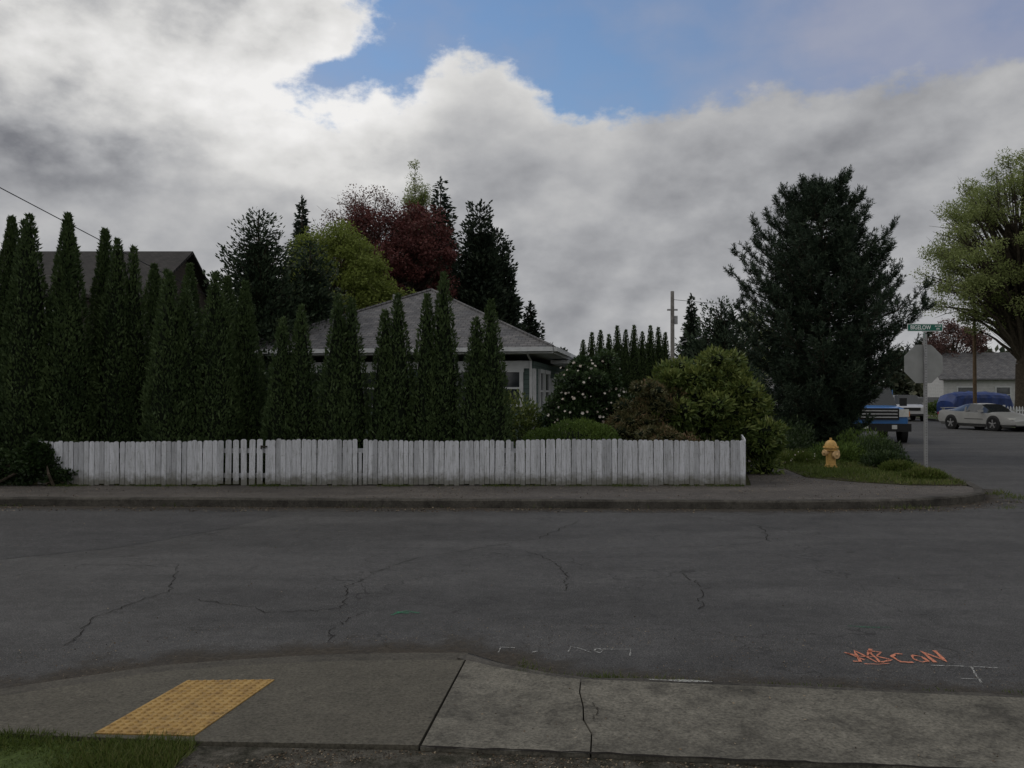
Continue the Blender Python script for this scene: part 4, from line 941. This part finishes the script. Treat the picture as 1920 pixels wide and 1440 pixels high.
def vehicle(name, loc, heading, paint, st, seg, wheels, wr, wy, extras=None):
    """stations (x, zbottom, zshoulder, halfwidth, ztop, halftop); +x is forwards"""
    e = empty(name, loc, heading); a = Acc(); vs = []
    for x, zb, zs, hw, zt, rw in st:
        half = [(hw*.86, zb), (hw*.99, zb+(zs-zb)*.22), (hw, zb+(zs-zb)*.55), (hw*.955, zs), (rw, zt), (rw*.55, zt+.02*(zt > zs+.15)+.012)]
        vs += [(x, y, z) for y, z in half]+[(x, -y, z) for y, z in half[::-1]]
    n = 12; fs = []; ms = []
    for i in range(len(st)-1):
        for j in range(n-1):
            fs.append((i*n+j, i*n+j+1, (i+1)*n+j+1, (i+1)*n+j)); k = seg[i]; mi = 0
            if k == 'c' and j in (3, 7): mi = 1
            if k == 'w' and j in (3, 4, 5, 6, 7): mi = 1
            if j in (0, 10): mi = 0
            ms.append(mi)
        fs.append((i*n+n-1, i*n, (i+1)*n, (i+1)*n+n-1)); ms.append(2)
    fs.append(tuple(range(n))); ms.append(0); o = (len(st)-1)*n; fs.append(tuple(range(o+n-1, o-1, -1))); ms.append(0)
    b0 = len(a.v); a.v += vs; a.f += [tuple(i+b0 for i in f) for f in fs]; a.m += ms; a.t += [.5]*len(fs)
    ob = a.obj('body', VM(paint), e, smooth=32)
    a = Acc()
    for wx in wheels:
        for s in (-1, 1):
            R = Matrix.Rotation(-s*math.pi/2, 3, 'X'); y = s*(wy-.21)
            revolve(a, [(wr*1.17, .0), (wr*1.17, .203), (wr*1.14, .206)], 22, 2, (wx, y, wr*1.05), R)
            revolve(a, [(wr*.75, .0), (wr*.96, .01), (wr, .04), (wr, .19), (wr*.95, .222), (wr*.68, .226), (wr*.66, .214)], 24, 6, (wx, y, wr), R)
            revolve(a, [(wr*.65, .2), (wr*.65, .222), (wr*.6, .216)], 20, 2, (wx, y, wr), R)
            for k in range(5):
                an = k*1.2566+.3; a.box((wx+math.cos(an)*wr*.32, y+s*.224, wr+math.sin(an)*wr*.32), (wr*.62, .02, wr*.17), 5, 0, .5, -an)
            revolve(a, [(wr*.15, .2), (wr*.15, .238), (wr*.08, .242)], 12, 5, (wx, y, wr), R)
    if extras: extras(a)
    a.obj('details', VM(paint), e, smooth=30); return e
hd = math.atan2(-.972, -.236)
def ex_coupe(a):
    for s in (-1, 1):
        a.box((2.06, s*.62, .585), (.20, .34, .07), 3, s*-.35); a.box((2.2, s*.55, .42), (.08, .26, .09), 3, s*-.2); a.box((-2.23, s*.5, .78), (.04, .6, .12), 4)
        a.box((.62, s*.96, .93), (.12, .2, .11), 0); a.box((-.38, s*.865, .99), (.07, .03, .26), 0, 0, .5, .25)
        a.box((.15, s*.925, .55), (1.1, .012, .02), 2); a.box((.0, s*.915, .29), (2.0, .03, .07), 2)
    a.box((2.27, 0, .40), (.05, .7, .13), 2); a.box((2.30, 0, .26), (.04, 1.4, .06), 2); a.box((2.30, 0, .46), (.02, .3, .1), 5)
    a.box((-2.0, 0, 1.05), (.26, 1.5, .035), 0)
    for s in (-1, 1): a.box((-2.0, s*.68, .97), (.16, .04, .16), 0)
vehicle('parked_coupe', (22.95, 40.1, 0), hd+.50, mat_silver,
        [(-2.28, .38, .80, .76, .84, .6), (-2.1, .24, .90, .86, .93, .66), (-1.45, .2, .93, .92, .99, .62), (-.75, .18, .90, .92, 1.22, .56), (-.25, .17, .87, .92, 1.26, .56), (.3, .17, .86, .92, 1.22, .56), (.98, .18, .83, .92, .875, .66), (1.6, .2, .74, .90, .765, .62), (2.05, .24, .60, .84, .62, .55), (2.3, .28, .46, .66, .48, .45)],
        ['b', 'b', 'w', 'c', 'c', 'w', 'b', 'b', 'b'], (-1.25, 1.28), .33, .93, ex_coupe)
def ex_truck(a):
    a.box((2.62, 0, .92), (.10, 1.25, .36), 2); a.box((2.69, 0, .50), (.22, 1.95, .24), 2)
    for z in (.82, .92, 1.02): a.box((2.68, 0, z), (.02, 1.15, .03), 5)
    for s in (-1, 1):
        a.box((2.60, s*.78, .95), (.12, .30, .24), 3); a.box((2.56, s*.945, .92), (.10, .05, .16), 7); a.box((1.0, s*1.1, 1.28), (.12, .22, .26), 2)
        a.box((-1.6, s*.96, 1.13), (2.1, .07, .06), 2); a.box((.2, s*.90, 1.43), (.06, .03, .5), 0)
        a.box((2.80, s*.45, .52), (.03, .16, .12), 3)
    a.box((-1.6, 0, .96), (2.0, 1.6, .03), 2)
vehicle('pickup_truck', (13.45, 31.6, 0), hd, mat_blue,
        [(-2.65, .55, 1.10, .93, 1.12, .88), (-2.6, .45, 1.14, .96, 1.15, .9), (-.62, .42, 1.14, .96, 1.15, .9), (-.58, .42, 1.14, .96, 1.66, .72), (-.45, .42, 1.14, .96, 1.76, .70), (.75, .42, 1.12, .96, 1.76, .70), (1.35, .42, 1.12, .96, 1.16, .82), (1.5, .42, 1.11, .96, 1.14, .8), (2.45, .45, 1.04, .95, 1.08, .8), (2.62, .5, .98, .90, 1.0, .75)],
        ['b', 'b', 'b', 'w', 'c', 'w', 'b', 'b', 'b'], (-1.6, 1.7), .42, 1.02, ex_truck).scale = (1.05, 1.03, 1.12)
def ex_suv(a):
    a.box((2.30, 0, .78), (.06, 1.0, .2), 2); a.box((2.34, 0, .42), (.08, 1.7, .12), 2)
    for s in (-1, 1):
        a.box((2.24, s*.72, .82), (.10, .30, .17), 3); a.box((.95, s*1.02, 1.1), (.12, .18, .18), 0); a.box((.1, s*.84, 1.38), (.07, .03, .42), 0)
        a.box((-.9, s*.84, 1.38), (.07, .03, .42), 0); a.box((-2.33, s*.75, .95), (.05, .2, .35), 4)
SUV = [(-2.35, .4, 1.0, .86, 1.03, .8), (-2.3, .3, 1.08, .9, 1.5, .7), (-2.05, .28, 1.08, .91, 1.64, .68), (.55, .28, 1.06, .91, 1.66, .68), (1.25, .28, 1.04, .91, 1.08, .76), (2.1, .3, .95, .89, .98, .7), (2.3, .36, .8, .8, .84, .6)]
vehicle('parked_suv', (26.0, 55, 0), hd, mat_whp, SUV, ['b', 'w', 'c', 'w', 'b', 'b'], (-1.4, 1.4), .36, .95, ex_suv)
vehicle('parked_car', (34.0, 66, .1), hd+1.2, mat_dkp, [(s[0], s[1], s[2]*.85, s[3], s[4]*.84, s[5]) for s in SUV], ['b', 'w', 'c', 'w', 'b', 'b'], (-1.4, 1.4), .32, .95, None)

# tarp-covered trailer
mat_tarp = plain('blue_tarp', (.010, .030, .13), .5, .35, 0, .35, 2)
e = empty('tarp_covered_trailer', (29.7, 53.2, .1), math.radians(4), (1, 1, 1.12)); a = Acc(); nx_ = 18; random.seed(3)
ring = [(-.98, .35), (-1.0, .8), (-.98, 1.25), (-.85, 1.42), (-.45, 1.55), (0, 1.62), (.45, 1.55), (.85, 1.42), (.98, 1.25), (1.0, .8), (.98, .35)]
vs = []; fs = []
for i in range(nx_+1):
    t = i/nx_; hs = 1.0 if .04 < t < .96 else .72
    hs *= (.86+.14*math.sin(math.pi*t)**.5 if 0 < t < 1 else .86)
    for y, z in ring: vs.append(((t-.5)*4.0+random.gauss(0, .02), y*(1 if .02 < t < .98 else .9)+random.gauss(0, .025), .3+(z-.3)*hs+random.gauss(0, .018)))
k = len(ring)
for i in range(nx_):
    for j in range(k-1): fs.append((i*k+j, (i+1)*k+j, (i+1)*k+j+1, i*k+j+1))
fs.append(tuple(range(k))); fs.append(tuple(range((nx_+1)*k-1, nx_*k-1, -1)))
a.add(vs, fs); a.obj('tarp', [mat_tarp], e)
a = Acc()
for x in (-.5, .5):
    for s in (-1, 1): revolve(a, [(.2, 0), (.3, .02), (.3, .18), (.2, .2)], 16, 0, (x, s*.9-.1, .3), Matrix.Rotation(math.pi/2, 3, 'X'))
a.box((2.5, 0, .42), (1.2, .1, .1)); a.obj('chassis', [mat_tire], e)

# white picket fence across the street
a = Acc(); random.seed(8)
for k in range(52):
    x = k*.16; hw = .045; h = .95
    vs = [(x-hw, 0, .03), (x+hw, 0, .03), (x+hw, 0, h-.1), (x, 0, h), (x-hw, 0, h-.1)]; vs += [(p[0], .02, p[2]) for p in vs]
    a.add(vs, [(0, 1, 2, 3, 4), (9, 8, 7, 6, 5)]+[((i+1) % 5, i, 5+i, 5+(i+1) % 5) for i in range(5)])
for z in (.25, .7): a.box((4.1, .04, z), (8.3, .035, .08))
for x in (0, 2.7, 5.4, 8.1): a.box((x, .09, .5), (.1, .1, 1.02))
a.obj('picket_fence', [mat_trim], loc=(28.3, 47.6, .1), rz=math.radians(-6))
bush('garden_shrub', (31, 60, .1), clumps([(0, 0, .7, 1.2, 1, .8), (1.2, 0, .6, 1, .8, .7)], 20, .4, 13), 5000, .14, .07, lm_mound, 81)
bush('garden_shrub', (28.3, 66, .1), clumps([(0, 0, 1, 1.6, 1.2, 1.4), (-1.5, 0, .8, 1.2, 1, 1.1)], 20, .4, 14), 5000, .16, .08, lm_rhodo, 82)

# ------------------------------------------------------------ camera
cd = bpy.data.cameras.new('camera'); cam = bpy.data.objects.new('camera', cd); COL.objects.link(cam)
cd.sensor_width = 36; cd.lens = 36*1554/1920; cd.clip_start = .05; cd.clip_end = 3000
cam.location = (0, 0, 1.7); cam.rotation_euler = (math.radians(90.74), 0, 0); scene.camera = cam
